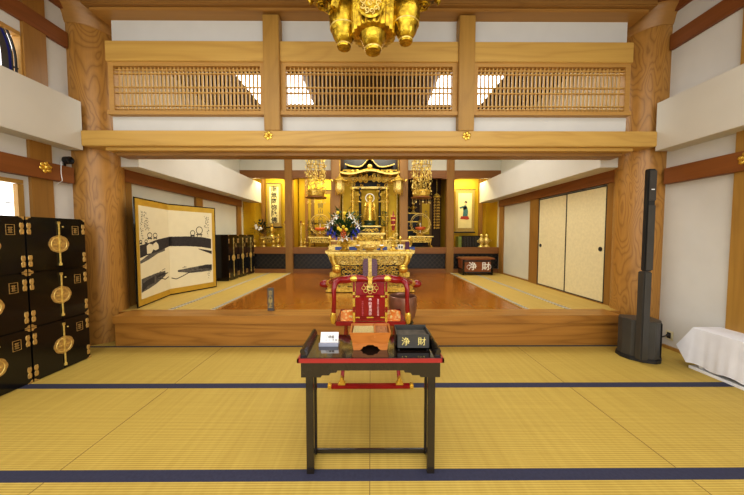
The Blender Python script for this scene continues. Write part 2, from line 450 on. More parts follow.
# lattice transoms
bays = [(-3.14, -1.267, 'left bay, beside the left pillar'), (-1.077, 1.047, 'middle bay, between the two upper posts'), (1.237, 3.14, 'right bay, beside the right pillar')]
for x0, x1, wh in bays:
    xc = (x0 + x1) / 2
    t = thing('lattice_transom', 'wooden lattice transom of fine upright slats in the ' + wh, 'transom', (xc, 3.47, 2.83), 'lattice transoms above the opening')
    m = MB((xc, 3.47, 2.83)); z0, z1 = 2.83, 3.46
    m.box(x0, x1, 3.40, 3.52, z0, z0 + .045); m.box(x0, x1, 3.43, 3.52, z1 - .05, z1 - .002)
    m.box(x0, x0 + .06, 3.431, 3.519, z0 + .045, z1 - .05); m.box(x1 - .06, x1, 3.431, 3.519, z0 + .045, z1 - .05)
    m.build('frame', 'latf', t)
    m = MB((xc, 3.47, 2.83)); n = int((x1 - x0 - .12) / .047)
    for k in range(1, n):
        x = x0 + .06 + (x1 - x0 - .12) * k / n; m.box(x - .008, x + .008, 3.46, 3.485, z0 + .04, z1 - .04)
    m.build('slats', 'lat', t)
    m = MB((xc, 3.47, 2.83))
    for z in (z0 + .085, z0 + .125, z0 + .28, z0 + .345, z1 - .125, z1 - .085): m.box(x0 + .05, x1 - .05, 3.452, 3.476, z - .006, z + .006)
    m.build('crossbars', 'lat', t)

def rosette(name, label, c, r=.05, ax='y', s=-1, group='gold nail covers'):
    t = MB(c); t.lathe(c, [(r * .35, 0), (r * .35, s * .018), (r * .15, s * .03)], 14, ax)
    for k in range(6):
        a = k * PI / 3 + .3
        if ax == 'y': p = (c[0] + r * .68 * math.cos(a), c[1] + s * .007, c[2] + r * .68 * math.sin(a)); sc = (1, .35, 1)
        else: p = (c[0] + s * .007, c[1] + r * .68 * math.cos(a), c[2] + r * .68 * math.sin(a)); sc = (.35, 1, 1)
        t.sph(p, r * .4, sc, 8, 5)
    o = t.build(name, 'goldp', smooth=True, loc=c); return tag(o, label, 'ornament', group)
rosette('nail_cover', 'gold six-petal nail cover on the main beam under the left upper post', (-1.22, 3.38, 2.575))
rosette('nail_cover', 'gold six-petal nail cover on the main beam under the right upper post', (1.15, 3.38, 2.575))
rosette('nail_cover', 'gold flower nail cover on the rail of the left wall above the cabinets', (-3.585, 3.12, 2.135), .06, 'x', 1)
rosette('nail_cover', 'gold flower nail cover on the rail of the right wall, at the photo edge', (3.585, 2.67, 2.12), .06, 'x', -1)

# ------------------------------------------------------------------ inner hall shell
struct('wall_inner_left', MB().box(-3.56, -3.46, 3.7, 8.5, .2, 4.15), 'walli')
struct('wall_inner_right', MB().box(3.46, 3.56, 3.7, 8.5, .2, 4.15), 'walli')
ci = struct('ceiling_inner', MB().box(-3.56, 3.56, 3.56, 8.5, 4.15, 4.2), 'ceili')
m = MB()
for i in range(-7, 8): m.box(i * .45 - .02, i * .45 + .02, 3.6, 7.4, 4.1, 4.15)
m.build('ceiling_rib', 'ceili', ci)
for i, s_ in enumerate((-1, 1)):
    a, c = sorted((s_ * 1.18, s_ * 2.27))
    sk = struct('window_skylight_' + ('left', 'right')[i], MB().box(a, c, 4.75, 5.85, 4.08, 4.1), 'sky')
    m = MB(); a -= .03; c += .03
    m.box(a, c, 4.70, 4.75, 4.06, 4.13).box(a, c, 5.85, 5.9, 4.06, 4.13)
    m.build('frame', 'ceili', sk)
for sname, s_ in (('left', -1), ('right', 1)):
    a, c = sorted((s_ * 3.46, s_ * 3.4))
    struct('trim_inner_rail_' + sname, MB().box(a, c, 3.75, 7.4, 2.13, 2.325), 'redy', .004)
    struct('baseboard_inner_' + sname, MB().box(*sorted((s_ * 3.46, s_ * 3.44)), 3.75, 7.4, ZI, ZI + .03), 'post2')
    a, c = sorted((s_ * 3.46, s_ * 3.1))
    struct('wall_inner_duct_' + sname, MB().box(a, c, 3.78, 7.95, 2.3, 2.85), 'duct', .003)
    for k, (y0, y1) in enumerate(((3.84, 4.03), (5.68, 5.98), (7.2, 7.4)) if s_ > 0 else ((3.84, 4.03), (5.5, 5.72), (7.2, 7.4))):
        a, c = sorted((s_ * 3.46, s_ * 3.42))
        struct('trim_inner_post_%s_%d' % (sname, k + 1), MB().box(a, c, y0, y1, ZI, 2.14), 'post2')
# sliding doors
for k, (y0, y1, hy, xo) in enumerate(((4.03, 4.87, 4.12, 0), (4.83, 5.68, 5.6, .012))):
    d = struct('door_%d' % (k + 1), MB().box(3.425 + xo, 3.437 + xo, y0, y1, ZI + .02, 2.1), 'fus')
    m = MB(); x0, x1 = 3.418 + xo, 3.44 + xo
    m.box(x0, x1, y0, y0 + .016, ZI + .01, 2.11).box(x0, x1, y1 - .016, y1, ZI + .01, 2.11)
    m.box(x0, x1, y0, y1, ZI + .008, ZI + .026).box(x0, x1, y0, y1, 2.095, 2.112); m.build('door_edge', 'spkd', d)
    m = MB(); m.lathe((3.424 + xo, hy, 1.18), [(.034, 0), (.034, -.006), (.02, -.004)], 20, 'x'); m.build('door_pull', 'spkd', d, smooth=True)
struct('trim_sill_right', MB().box(3.40, 3.46, 4.03, 5.68, ZI, ZI + .012), 'post2')

# back wall of the hall: posts, beams, sills
YA = 7.4
PX = [(-2.27, -2.075), (-1.046, -.81), (.778, .99), (2.02, 2.22)]
struct('wall_far_left', MB().box(-3.46, -.92, YA + .06, YA + .12, 3.09, 4.15), 'walli'); struct('wall_far_right', MB().box(.88, 3.46, YA + .06, YA + .12, 3.09, 4.15), 'walli')
for k, (a, c) in enumerate(PX):
    struct('trim_altar_post_%d' % (k + 1), MB().box(a, c, YA, YA + .2, ZI - .02, 4.15), 'post2', .012)
bayx = [(-3.46, -2.27), (-2.075, -1.046), (.99, 2.02), (2.22, 3.46)]
for k, (a, c) in enumerate(bayx):
    xx = (a + c) / 2; w = (c - a) / 2
    pts = [(a, 3.1), (c, 3.1), (c, 2.87), (c - .1, 2.89), (c - .2, 2.9), (a + .2, 2.9), (a + .1, 2.89), (a, 2.87)]
    m = MB(); m.prism(pts, 'y', YA + .04, YA + .16); struct('trim_lintel_%d' % (k + 1), m, 'redx')
    struct('trim_sill_%d' % (k + 1), MB().box(a, c, YA + .02, YA + .16, .89, 1.06), 'redx', .005)
    struct('trim_lattice_panel_%d' % (k + 1), MB().box(a, c, YA + .1, YA + .13, .46, .89), 'diag')
    struct('trim_base_%d' % (k + 1), MB().box(a, c, YA + .02, YA + .16, ZI - .02, .48), 'redx', .005)
# alcove floors, walls
struct('floor_alcove', MB().box(-3.46, 3.46, YA + .13, 8.5, .99, 1.04), 'redx')
struct('ceiling_alcove', MB().box(-3.46, -.92, YA + .16, 8.5, 3.1, 3.14).box(.88, 3.46, YA + .16, 8.5, 3.1, 3.14), 'ceili')
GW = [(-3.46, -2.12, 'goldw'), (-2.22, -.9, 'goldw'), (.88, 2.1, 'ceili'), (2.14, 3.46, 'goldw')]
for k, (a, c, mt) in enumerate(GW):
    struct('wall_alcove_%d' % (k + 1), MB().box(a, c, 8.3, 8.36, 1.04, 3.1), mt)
struct('wall_center_bay', MB().box(-.96, .92, 8.3, 8.36, 1.04, 3.1), 'goldw')
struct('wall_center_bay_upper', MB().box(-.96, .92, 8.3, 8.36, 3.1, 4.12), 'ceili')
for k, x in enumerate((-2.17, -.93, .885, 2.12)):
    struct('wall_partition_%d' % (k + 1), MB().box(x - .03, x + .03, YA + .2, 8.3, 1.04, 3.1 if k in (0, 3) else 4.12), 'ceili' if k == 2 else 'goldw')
struct('wall_side_gold_left', MB().box(-3.46, -3.44, YA + .2, 8.3, 1.04, 3.1), 'goldw')
struct('wall_side_gold_right', MB().box(3.44, 3.46, YA + .2, 8.3, 1.04, 3.1), 'goldw')
struct('trim_alcove_post_left', MB().box(-3.2, -3.1, 8.2, 8.3, 1.04, 3.1), 'post2')
struct('trim_alcove_post_right', MB().box(3.2, 3.3, 8.2, 8.3, 1.04, 3.1), 'post2')
struct('trim_alcove_post_mid', MB().box(-1.93, -1.85, 8.24, 8.3, 1.04, 3.1), 'post2')

# ------------------------------------------------------------------ black offering table in front
t = thing('side_table', 'dark lacquered offering table with a red front edge, nearest thing to the camera', 'table', (0, 1.74, 0))
O = (0, 1.74, 0)
m = MB(O); m.box(-.405, .405, 1.555, 1.93, .672, .69); m.build('tabletop', 'ttop', t, .003)
m = MB(O); m.box(-.418, .418, 1.545, 1.556, .664, .688).box(-.418, -.405, 1.545, 1.93, .664, .688).box(.405, .418, 1.545, 1.93, .664, .688)
m.build('red_edge', 'redd', t, .002)
for s_ in (-1, 1):
    m = MB(O)
    pr = [(.0, 0), (.034, .0), (.031, .012), (.036, .028), (.032, .04), (.02, .044), (.01, .036), (.002, .016)]
    m.prism([(s_ * (.372 + p[0]), .69 + p[1]) for p in pr], 'y', 1.575, 1.925); m.build('scroll_end', 'tblack', t, .002)
def apron(y0, y1):
    m = MB(O); z1 = .664; xs = [(-.397, .575), (-.21, .575), (-.2, .59), (-.165, .59), (-.16, .603), (-.12, .607), (-.112, .622), (.118, .622), (.126, .607), (.16, .603), (.168, .59), (.2, .59), (.21, .575), (.397, .575)]
    # apron steps down only near the legs
    xs = [(-.397, .578), (-.285, .578), (-.278, .59), (-.238, .59), (-.228, .604), (-.195, .606), (-.19, .618), (.19, .618), (.195, .606), (.228, .604), (.238, .59), (.278, .59), (.285, .578), (.397, .578)]
    m.prism([(-.397, z1)] + xs + [(.397, z1)], 'y', y0, y1); return m
apron(1.552, 1.567).build('apron', 'tblack', t)
apron(1.86, 1.875).build('apron', 'tblack', t)
for s_ in (-1, 1):
    m = MB(O); m.box(*sorted((s_ * .397, s_ * .384)), 1.56, 1.87, .6, .664); m.build('side_apron', 'tblack', t)
    m = MB(O); m.box(s_ * .35 - .0215, s_ * .35 + .0215, 1.556, 1.58, 0, .66); m.build('leg', 'tblack', t, .002)
    m = MB(O); m.box(s_ * .352 - .013, s_ * .352 + .013, 1.70, 1.722, 0, .66); m.build('leg', 'tblack', t, .002)
    m = MB(O); m.box(s_ * .353 - .009, s_ * .353 + .009, 1.575, 1.70, .008, .03); m.build('side_stretcher', 'tblack', t)
m = MB(O); m.box(-.35, .35, 1.702, 1.718, .006, .032); m.build('stretcher', 'tblack', t, .002)
# small white notice on the table
t = thing('notice_stand', 'small white folded notice with faint grey marks, on the left of the black table', 'notice', (-.262, 1.76, .69)); O = (-.262, 1.76, .69)
m = MB(O); m.prism([(1.735, .69), (1.745, .69), (1.79, .757), (1.78, .761)], 'x', -.322, -.207); m.build('notice_card', 'white', t, .001)
m = MB(O); m.prism([(1.715, .69), (1.80, .69), (1.80, .696), (1.735, .696), (1.722, .714), (1.715, .712)], 'x', -.326, -.203); m.build('holder', plain('grey_acrylic', S(150, 152, 165), .15, var=.05), t, .001)
rt = (PI / 2 - .56, 0, 0)
text('ご焼香', .02, 'inkg', t, (0.0, -.003, .046), rt, extrude=.0006, line=1)
text('お 一 人 一 回', .009, 'inkg', t, (0.0, -.0115, .03), rt, extrude=.0006)
text('印', .014, 'inkg', t, (.042, -.0125, .029), rt, extrude=.0006)

# incense box
t = thing('incense_box', 'open orange-brown wooden incense box with two filled compartments, centre of black table', 'box', (0, 1.75, .69)); O = (0, 1.75, .69)
def tapbox(m, x0, x1, y0, y1, z0, z1, tp, th):
    """tapered open box: wider at the top"""
    def ring(k, z): return [m.v((x0 - k, y0 - k * .6, z)), m.v((x1 + k, y0 - k * .6, z)), m.v((x1 + k, y1 + k * .6, z)), m.v((x0 - k, y1 + k * .6, z))]
    a = ring(0, z0); c = ring(tp, z1); d = ring(tp - th, z1); e = ring(-th + tp * .6, z0 + (z1 - z0) * .55)
    m.face(a[::-1])
    for p, q in ((a, c), (c, d), (d, e)):
        for i in range(4): m.face([p[i], p[(i + 1) % 4], q[(i + 1) % 4], q[i]])
    m.face(e)
m = MB(O); tapbox(m, -.108, .104, 1.665, 1.82, .725, .80, .02, .009)
# front skirt with cusped cut-out
sk = [(-.103, .69), (-.065, .69), (-.05, .7), (-.047, .711), (-.03, .713), (-.02, .722), (.016, .722), (.026, .713), (.043, .711), (.046, .7), (.061, .69), (.099, .69), (.108, .73), (-.112, .73)]
m.prism(sk, 'y', 1.662, 1.672); m.prism(sk, 'y', 1.812, 1.82)
m.prism([(1.672, .69), (1.70, .69), (1.71, .71), (1.77, .71), (1.78, .69), (1.812, .69), (1.815, .73), (1.67, .73)], 'x', -.108, -.098)
m.prism([(1.672, .69), (1.70, .69), (1.71, .71), (1.77, .71), (1.78, .69), (1.812, .69), (1.815, .73), (1.67, .73)], 'x', .094, .104)
m.build('body', 'box', t)
m = MB(O); m.box(.022, .031, 1.655, 1.828, .765, .80); m.build('divider', 'box', t)
m = MB(O); m.box(-.11, .022, 1.668, 1.818, .765, .789); m.build('ash', 'ash', t)
m = MB(O); m.box(.031, .106, 1.668, 1.818, .765, .787); m.build('incense_chips', 'chips', t)
# black offertory box with gold lettering
t = thing('offertory_box', 'small open black offertory box with two gold characters, right side of black table', 'box', (.265, 1.76, .69)); O = (.265, 1.76, .69)
m = MB(O); x0, x1, y0, y1, z0, z1 = .156, .362, 1.655, 1.81, .697, .787
m.box(x0, x1, y0, y0 + .008, z0, z1).box(x0, x1, y1 - .008, y1, z0, z1 + .012).box(x0, x0 + .008, y0, y1, z0, z1 + .004).box(x1 - .008, x1, y0, y1, z0, z1 + .004).box(x0, x1, y0, y1, z0, z0 + .01)
m.build('body', 'spk', t, .001)
m = MB(O); m.box(x0 + .008, x1 - .008, y0 + .008, y1 - .008, z1 - .03, z1 - .02); m.build('lid_panel', 'inkg', t)
for x in (x0 + .01, x1 - .022):
    for y in (y0 + .006, y1 - .02):
        m = MB(O); m.box(x, x + .012, y, y + .012, .69, .699); m.build('foot', 'blackm', t)
text('浄', .053, 'letter', t, (-.053, -.1065, .053), name='gold_character', extrude=.0008)
text('財', .053, 'letter', t, (.045, -.1065, .053), name='gold_character', extrude=.0008)

# ------------------------------------------------------------------ red folding priest's chair
t = thing('ceremonial_chair', 'red lacquered folding temple chair with gold fittings, seen from behind the black table', 'chair', (0, 2.75, 0)); O = (0, 2.75, 0)
red = 'redl'
for y, nm in ((2.47, 'foot_rail'), (3.04, 'foot_rail')):
    m = MB(O); m.box(-.36, .36, y - .022, y + .022, .0, .036); r_ = m.build(nm, red, t, .006)
    for s_ in (-1, 1): MB(O).box(*sorted((s_ * .355, s_ * .388)), y - .026, y + .026, 0, .042).build('rail_cap', 'goldp', r_, .006)
for s_ in (-1, 1):
    for k, (ya, yb) in enumerate(((2.47, 3.02), (3.04, 2.6))):
        m = MB(O); x = s_ * (.262 - .026 * k)
        m.tube([(x, ya, .03), (x, ya + (yb - ya) * .3, .17), (x, ya + (yb - ya) * .75, .4), (x, yb, .555)], .017, 8); lg = m.build('leg', red, t, smooth=True)
        m = MB(O); m.prism([(x - .035, .036), (x + .035, .036), (x + .03, .055), (x + .014, .06), (x + .018, .085), (x, .11), (x - .018, .085), (x - .014, .06), (x - .03, .055)], 'y', ya - .024, ya + .024); m.build('leg_fitting', 'goldp', lg, .003)
m = MB(O); m.tube([(-.27, 2.76, .285), (.27, 2.76, .285)], .013, 8); m.build('pivot_bar', red, t, smooth=True)
m = MB(O); m.box(-.33, .33, 2.575, 2.615, .535, .575).box(-.33, .33, 3.0, 3.04, .535, .575).box(-.33, -.29, 2.6, 3.02, .54, .57).box(.29, .33, 2.6, 3.02, .54, .57)
m.build('seat_frame', red, t, .006)
m = MB(O)
for k in range(16):           # thin upholstered seat sagging slightly
    pass
gx, gy = 14, 8; V = []
for j in range(gy + 1):
    for i in range(gx + 1):
        x = -.28 + .56 * i / gx; y = 2.6 + .42 * j / gy
        z = .575 - .012 * math.sin(PI * i / gx); V.append(m.v((x, y, z)))
for j in range(gy):
    for i in range(gx): m.face([V[j * (gx + 1) + i], V[j * (gx + 1) + i + 1], V[(j + 1) * (gx + 1) + i + 1], V[(j + 1) * (gx + 1) + i]])
m.build('seat', 'broc', t, smooth=True)
# brocade cloth folds rising on both sides of the backrest
for s_ in (-1, 1):
    m = MB(O); V = []
    for j in range(5):
        for i in range(7):
            x = s_ * (.125 + .165 * i / 6); z = .565 + .09 * j / 4 * (1 - .15 * abs(i - 3) / 3); y = 2.66 + .06 * j / 4 + .012 * math.sin(i * 1.7)
            V.append(m.v((x, y, z)))
    for j in range(4):
        for i in range(6): m.face([V[j * 7 + i], V[j * 7 + i + 1], V[(j + 1) * 7 + i + 1], V[(j + 1) * 7 + i]])
    o = m.build('brocade_fold', 'broc', t, smooth=True)
    sm = o.modifiers.new('s', 'SOLIDIFY'); sm.thickness = .012
# backrest
yb = 2.585
bk = MB(O).box(-.145, .135, yb, yb + .014, .58, .835).box(-.14, .13, yb, yb + .014, .835, .96); bk = bk.build('backrest', red, t, .003)
for x in (-.157, .147):
    for z0_, z1_ in ((.56, .665), (.715, .80), (.825, .86)): MB(O).box(x - .011, x + .011, yb - .006, yb + .02, z0_, z1_).build('gold_fitting', 'goldp', bk, .003)
for z in (.615, .815):
    for xa, xb in ((-.146, -.1), (-.04, .03), (.09, .137)): MB(O).box(xa, xb, yb - .005, yb + .018, z - .008, z + .008).build('gold_fitting', 'goldp', bk, .003)
m = MB(O)
for x in (-.157, .147): m.box(x - .009, x + .009, yb - .003, yb + .018, .56, .975)
m.box(-.15, .14, yb - .003, yb + .018, .605, .625).box(-.15, .14, yb - .003, yb + .018, .807, .824); m.build('back_stiles', red, bk, .003)
em = MB(O); cx_, cz_ = -.005, .895
for k in range(8):
    a = k * PI / 4; em.torus((cx_ + .046 * math.cos(a) * 1.3, yb - .003, cz_ + .038 * math.sin(a)), .018, .003, 'y', 10, 4)
em.lathe((cx_, yb - .001, cz_), [(.03, 0), (.03, -.003)], 20, 'y')
em.prism([(cx_ - .022, cz_ + .006), (cx_ - .008, cz_ - .004), (cx_ + .008, cz_ - .004), (cx_ + .022, cz_ + .006), (cx_ + .012, cz_ - .018), (cx_ - .012, cz_ - .018)], 'y', yb - .004, yb)
em.build('gold_crest', 'goldl', bk)
text('奉納曹洞宗', .032, 'pinkl', bk, (-.004, yb - 2.75 - .003, .715), vertical=True, extrude=.0008, line=1.05, bold=.0004)
text('平成十年吉日建立', .018, 'pinkd', bk, (-.075, yb - 2.75 - .003, .70), vertical=True, extrude=.0008, line=1.0)
text('檀信徒一同先祖供養', .018, 'pinkl', bk, (.07, yb - 2.75 - .003, .71), vertical=True, extrude=.0008, line=1.0)
# curved top rail and arms
for s_ in (-1, 1):
    pts = [(s_ * .02, yb, .972), (s_ * .08, yb - .004, .985), (s_ * .16, yb, .985), (s_ * .24, yb + .02, .968), (s_ * .31, yb + .08, .955), (s_ * .36, yb + .18, .93), (s_ * .41, yb + .28, .90), (s_ * .45, yb + .36, .876), (s_ * .485, yb + .39, .868)]
    m = MB(O); m.tube(pts, [.022, .032, .037, .036, .034, .031, .03, .032, .03], 12); ar = m.build('arm_rail', red, t, smooth=True)
    m = MB(O); m.sph((s_ * .492, yb + .385, .864), .044, (1.35, 1, .95), 12, 8); m.build('arm_knob', red, ar, smooth=True)
    m = MB(O); m.tube([pts[6], ((pts[6][0] + pts[7][0]) / 2, (pts[6][1] + pts[7][1]) / 2, (pts[6][2] + pts[7][2]) / 2), pts[7]], .034, 10); m.build('gold_mount', 'goldp', ar, smooth=True)
    m = MB(O); m.sph((s_ * .155, yb - .02, .985), .036, (1.2, .6, .8), 12, 7); m.build('gold_mount', 'goldp', ar, smooth=True)
    pts = [(s_ * .30, yb + .05, .955), (s_ * .335, yb + .01, .935), (s_ * .345, yb, .88), (s_ * .342, yb, .78), (s_ * .347, yb + .002, .68), (s_ * .352, yb + .01, .60)]
    m = MB(O); m.tube(pts, [.026, .028, .024, .019, .022, .022], 10); su = m.build('arm_support', red, t, smooth=True)
    m = MB(O); m.tube([(s_ * .345, yb - .001, .665), (s_ * .352, yb + .004, .64), (s_ * .354, yb + .008, .6), (s_ * .35, yb + .012, .565), (s_ * .34, yb + .016, .555)], [.02, .029, .028, .026, .015], 10); m.build('gold_shoe', 'goldp', su, smooth=True)
m = MB(O); m.prism([(-.022, .93), (.012, .93), (.014, .98), (.024, 1.01), (.01, 1.0), (-.005, .992), (-.02, 1.0), (-.034, 1.01), (-.024, .98)], 'y', yb - .03, yb + .02); m.build('gold_crown', 'goldp', t, .003)

# ------------------------------------------------------------------ bronze singing bowl on its stand
t = thing('bowl_gong', 'large brown bronze bowl gong right of the red chair', 'gong', (.372, 3.2, .39)); O = (.372, 3.2, .39)
m = MB(O); m.lathe((.372, 3.2, .39), [(.05, 0), (.1, .008), (.14, .05), (.158, .12), (.164, .2), (.163, .26), (.158, .295), (.15, .302), (.146, .295), (.152, .25), (.15, .15), (.13, .06), (.09, .022), (.0, .016)], 40); m.build('bowl', 'bronze', t, smooth=True)
t = thing('gong_stand', 'black stand with splayed legs under the bronze bowl gong', 'stand', (.372, 3.2, 0)); O = (.372, 3.2, 0)
m = MB(O); m.lathe((.372, 3.2, .345), [(.1, 0), (.12, .01), (.13, .03), (.12, .045), (.1, .045)], 24); m.build('ring', 'black', t, smooth=True)
for k in range(4):
    a = k * PI / 2 + PI / 4; m = MB(O)
    m.tube([(.372 + .1 * math.cos(a), 3.2 + .1 * math.sin(a), .35), (.372 + .11 * math.cos(a), 3.2 + .11 * math.sin(a), .2), (.372 + .13 * math.cos(a), 3.22 + .13 * math.sin(a), .016)], [.018, .015, .016], 8); m.build('leg', 'black', t, smooth=True)

# ------------------------------------------------------------------ black lacquer cabinets
def make_cabinet(name, label, W, H, D, group, body='black', tall=False):
    """front faces +X; origin at the middle of the base; depth along x"""
    t = thing(name, label, 'cabinet', (0, 0, 0), group)
    MB().box(-D / 2, D / 2 - .012, -W / 2 + .002, W / 2 - .002, 0, H - .002).build('body', body, t, .003)
    xf = D / 2
    for s_ in (-1, 1):
        a, c = sorted((s_ * .002, s_ * (W / 2 - .003))); dr = MB().box(xf - .012, xf, a, c, .008, H - .008).build('door', body, t, .002)
        hz = (H * .2, H * .78) if not tall else (H * .12, H * .5, H * .86)
        for z in hz:
            m = MB(); yy = s_ * (W / 2 - .024); hh = .052
            m.box(xf, xf + .004, yy - .008, yy + .008, z - hh, z + hh)
            for q in (-1, 1):
                for sg in (-1, 1): m.sph((xf + .002, yy + q * .008, z + sg * hh * .55), .018, (.2, .55, 1.5), 8, 6)
            m.build('hinge', 'fit', dr, smooth=True)
        # corner plates at top and bottom corners
        for zz, q in ((0.001, 1), (H - .003, -1)):
            m = MB(); yy = s_ * (W / 2 - .003)
            m.prism([(yy, zz), (yy - s_ * .04, zz), (yy - s_ * .038, zz + q * .008), (yy - s_ * .02, zz + q * .014), (yy - s_ * .014, zz + q * .026), (yy, zz + q * .03)], 'x', xf, xf + .003)
            m.build('corner_plate', 'fit', t)
    # central lock bar and roundel
    zc = H * .49
    m = MB(); rr = .086 if not tall else .07; n = 32
    m.prism([(rr * 1.05 * (1 + .045 * abs(math.cos(4 * a))) * math.cos(a), zc + rr * (1 + .045 * abs(math.cos(4 * a))) * math.sin(a)) for a in [2 * PI * k / n for k in range(n)]], 'x', xf, xf + .005)
    ro = m.build('lock_roundel', 'fit', t)
    m = MB()
    for s_ in (-1, 1): m.cbox((xf + .008, s_ * .035, zc), (.008, .03, .006)); 
    m.torus((xf + .005, 0, zc), rr * .82, .003, 'x', 24, 4); m.build('engraved_ring', 'goldl', ro)
    m = MB(); m.box(xf + .004, xf + .014, -.0065, .0065, H * .07, H * .93).box(xf + .002, xf + .017, -.011, .011, H * .88, H * .93).box(xf + .002, xf + .017, -.012, .012, H * .07, H * .12); m.build('lock_bar', 'goldl', t, .002)
    m = MB(); m.sph((xf + .006, .04, H * .83), .008); m.build('knob', 'goldl', t, smooth=True)
    # label frame
    y0, z0 = W / 2 - .105, H * .76; m = MB(); w_, h_ = .064, .094
    for a in ((y0 - w_ / 2, y0 - w_ / 2 + .004, z0 - h_ / 2, z0 + h_ / 2), (y0 + w_ / 2 - .004, y0 + w_ / 2, z0 - h_ / 2, z0 + h_ / 2), (y0 - w_ / 2, y0 + w_ / 2, z0 - h_ / 2, z0 - h_ / 2 + .004), (y0 - w_ / 2, y0 + w_ / 2, z0 + h_ / 2 - .004, z0 + h_ / 2)):
        m.box(xf, xf + .003, *a)
    fr = m.build('label_frame', 'fit', t)
    m = MB()
    for k in range(3):
        m.box(xf, xf + .002, y0 - .018, y0 + .018, z0 - .026 + k * .022, z0 - .022 + k * .022)
        m.box(xf, xf + .002, y0 - .010 + k * .008, y0 - .007 + k * .008, z0 - .03, z0 + .026)
    m.build('label_writing', 'fit', fr)
    return t
W, H, D = .535, .52, .44
proto = None; rows = ['bottom', 'middle', 'top']
for c_, y in enumerate((2.85, 2.31)):
    for r_ in range(3):
        lb = 'black lacquer cabinet with gold roundel, %s of the stack %s' % (rows[r_], 'next to the left pillar' if c_ == 0 else 'cut by the left photo edge')
        if proto is None:
            proto = make_cabinet('lacquer_cabinet', lb, W, H, D, 'stacked black lacquer cabinets'); o = proto
        else: o = copy_tree(proto); o['label'] = lb
        o.location = (-3.18 - D / 2, y, .001 + r_ * (H + .001))
proto = None
for k, y in enumerate((6.32, 6.77, 7.22)):
    lb = 'tall black cabinet with brass fittings, inner left wall, ' + ('nearest the folding screen', 'middle of the three', 'next to the altar alcove')[k]
    if proto is None: proto = make_cabinet('lacquer_cabinet', lb, .44, 1.02, .34, 'black cabinets in the inner hall', tall=True); o = proto
    else: o = copy_tree(proto); o['label'] = lb
    o.location = (-3.1 - .175, y - .02, ZI + .004)

# ------------------------------------------------------------------ folding screen with ink painting
P0, P1, P2 = Vector((-3.2, 3.80, 0)), Vector((-3.36, 4.64, 0)), Vector((-3.0, 5.40, 0))
t = thing('folding_screen', 'two-panel gold-edged folding screen with a black ink bridge painting', 'screen', (P1.x, P1.y, ZI)); SH = 1.53
def q(panel, u, v, d):
    a, c = (P0, P1) if panel == 0 else (P1, P2); e = (c - a); n = Vector((e.y, -e.x, 0)).normalized()
    p = a + e * u + n * d; return (p.x, p.y, ZI + .005 + v * SH)
class PM(MB):
    def rect(s, pn, u0, u1, v0, v1, d0, d1):
        A = [s.v(q(pn, u, v, d)) for d in (d0, d1) for u, v in ((u0, v0), (u1, v0), (u1, v1), (u0, v1))]
        for f in ((3, 2, 1, 0), (4, 5, 6, 7), (0, 1, 5, 4), (1, 2, 6, 5), (2, 3, 7, 6), (3, 0, 4, 7)): s.face([A[i] for i in f])
OS = (P1.x, P1.y, ZI)
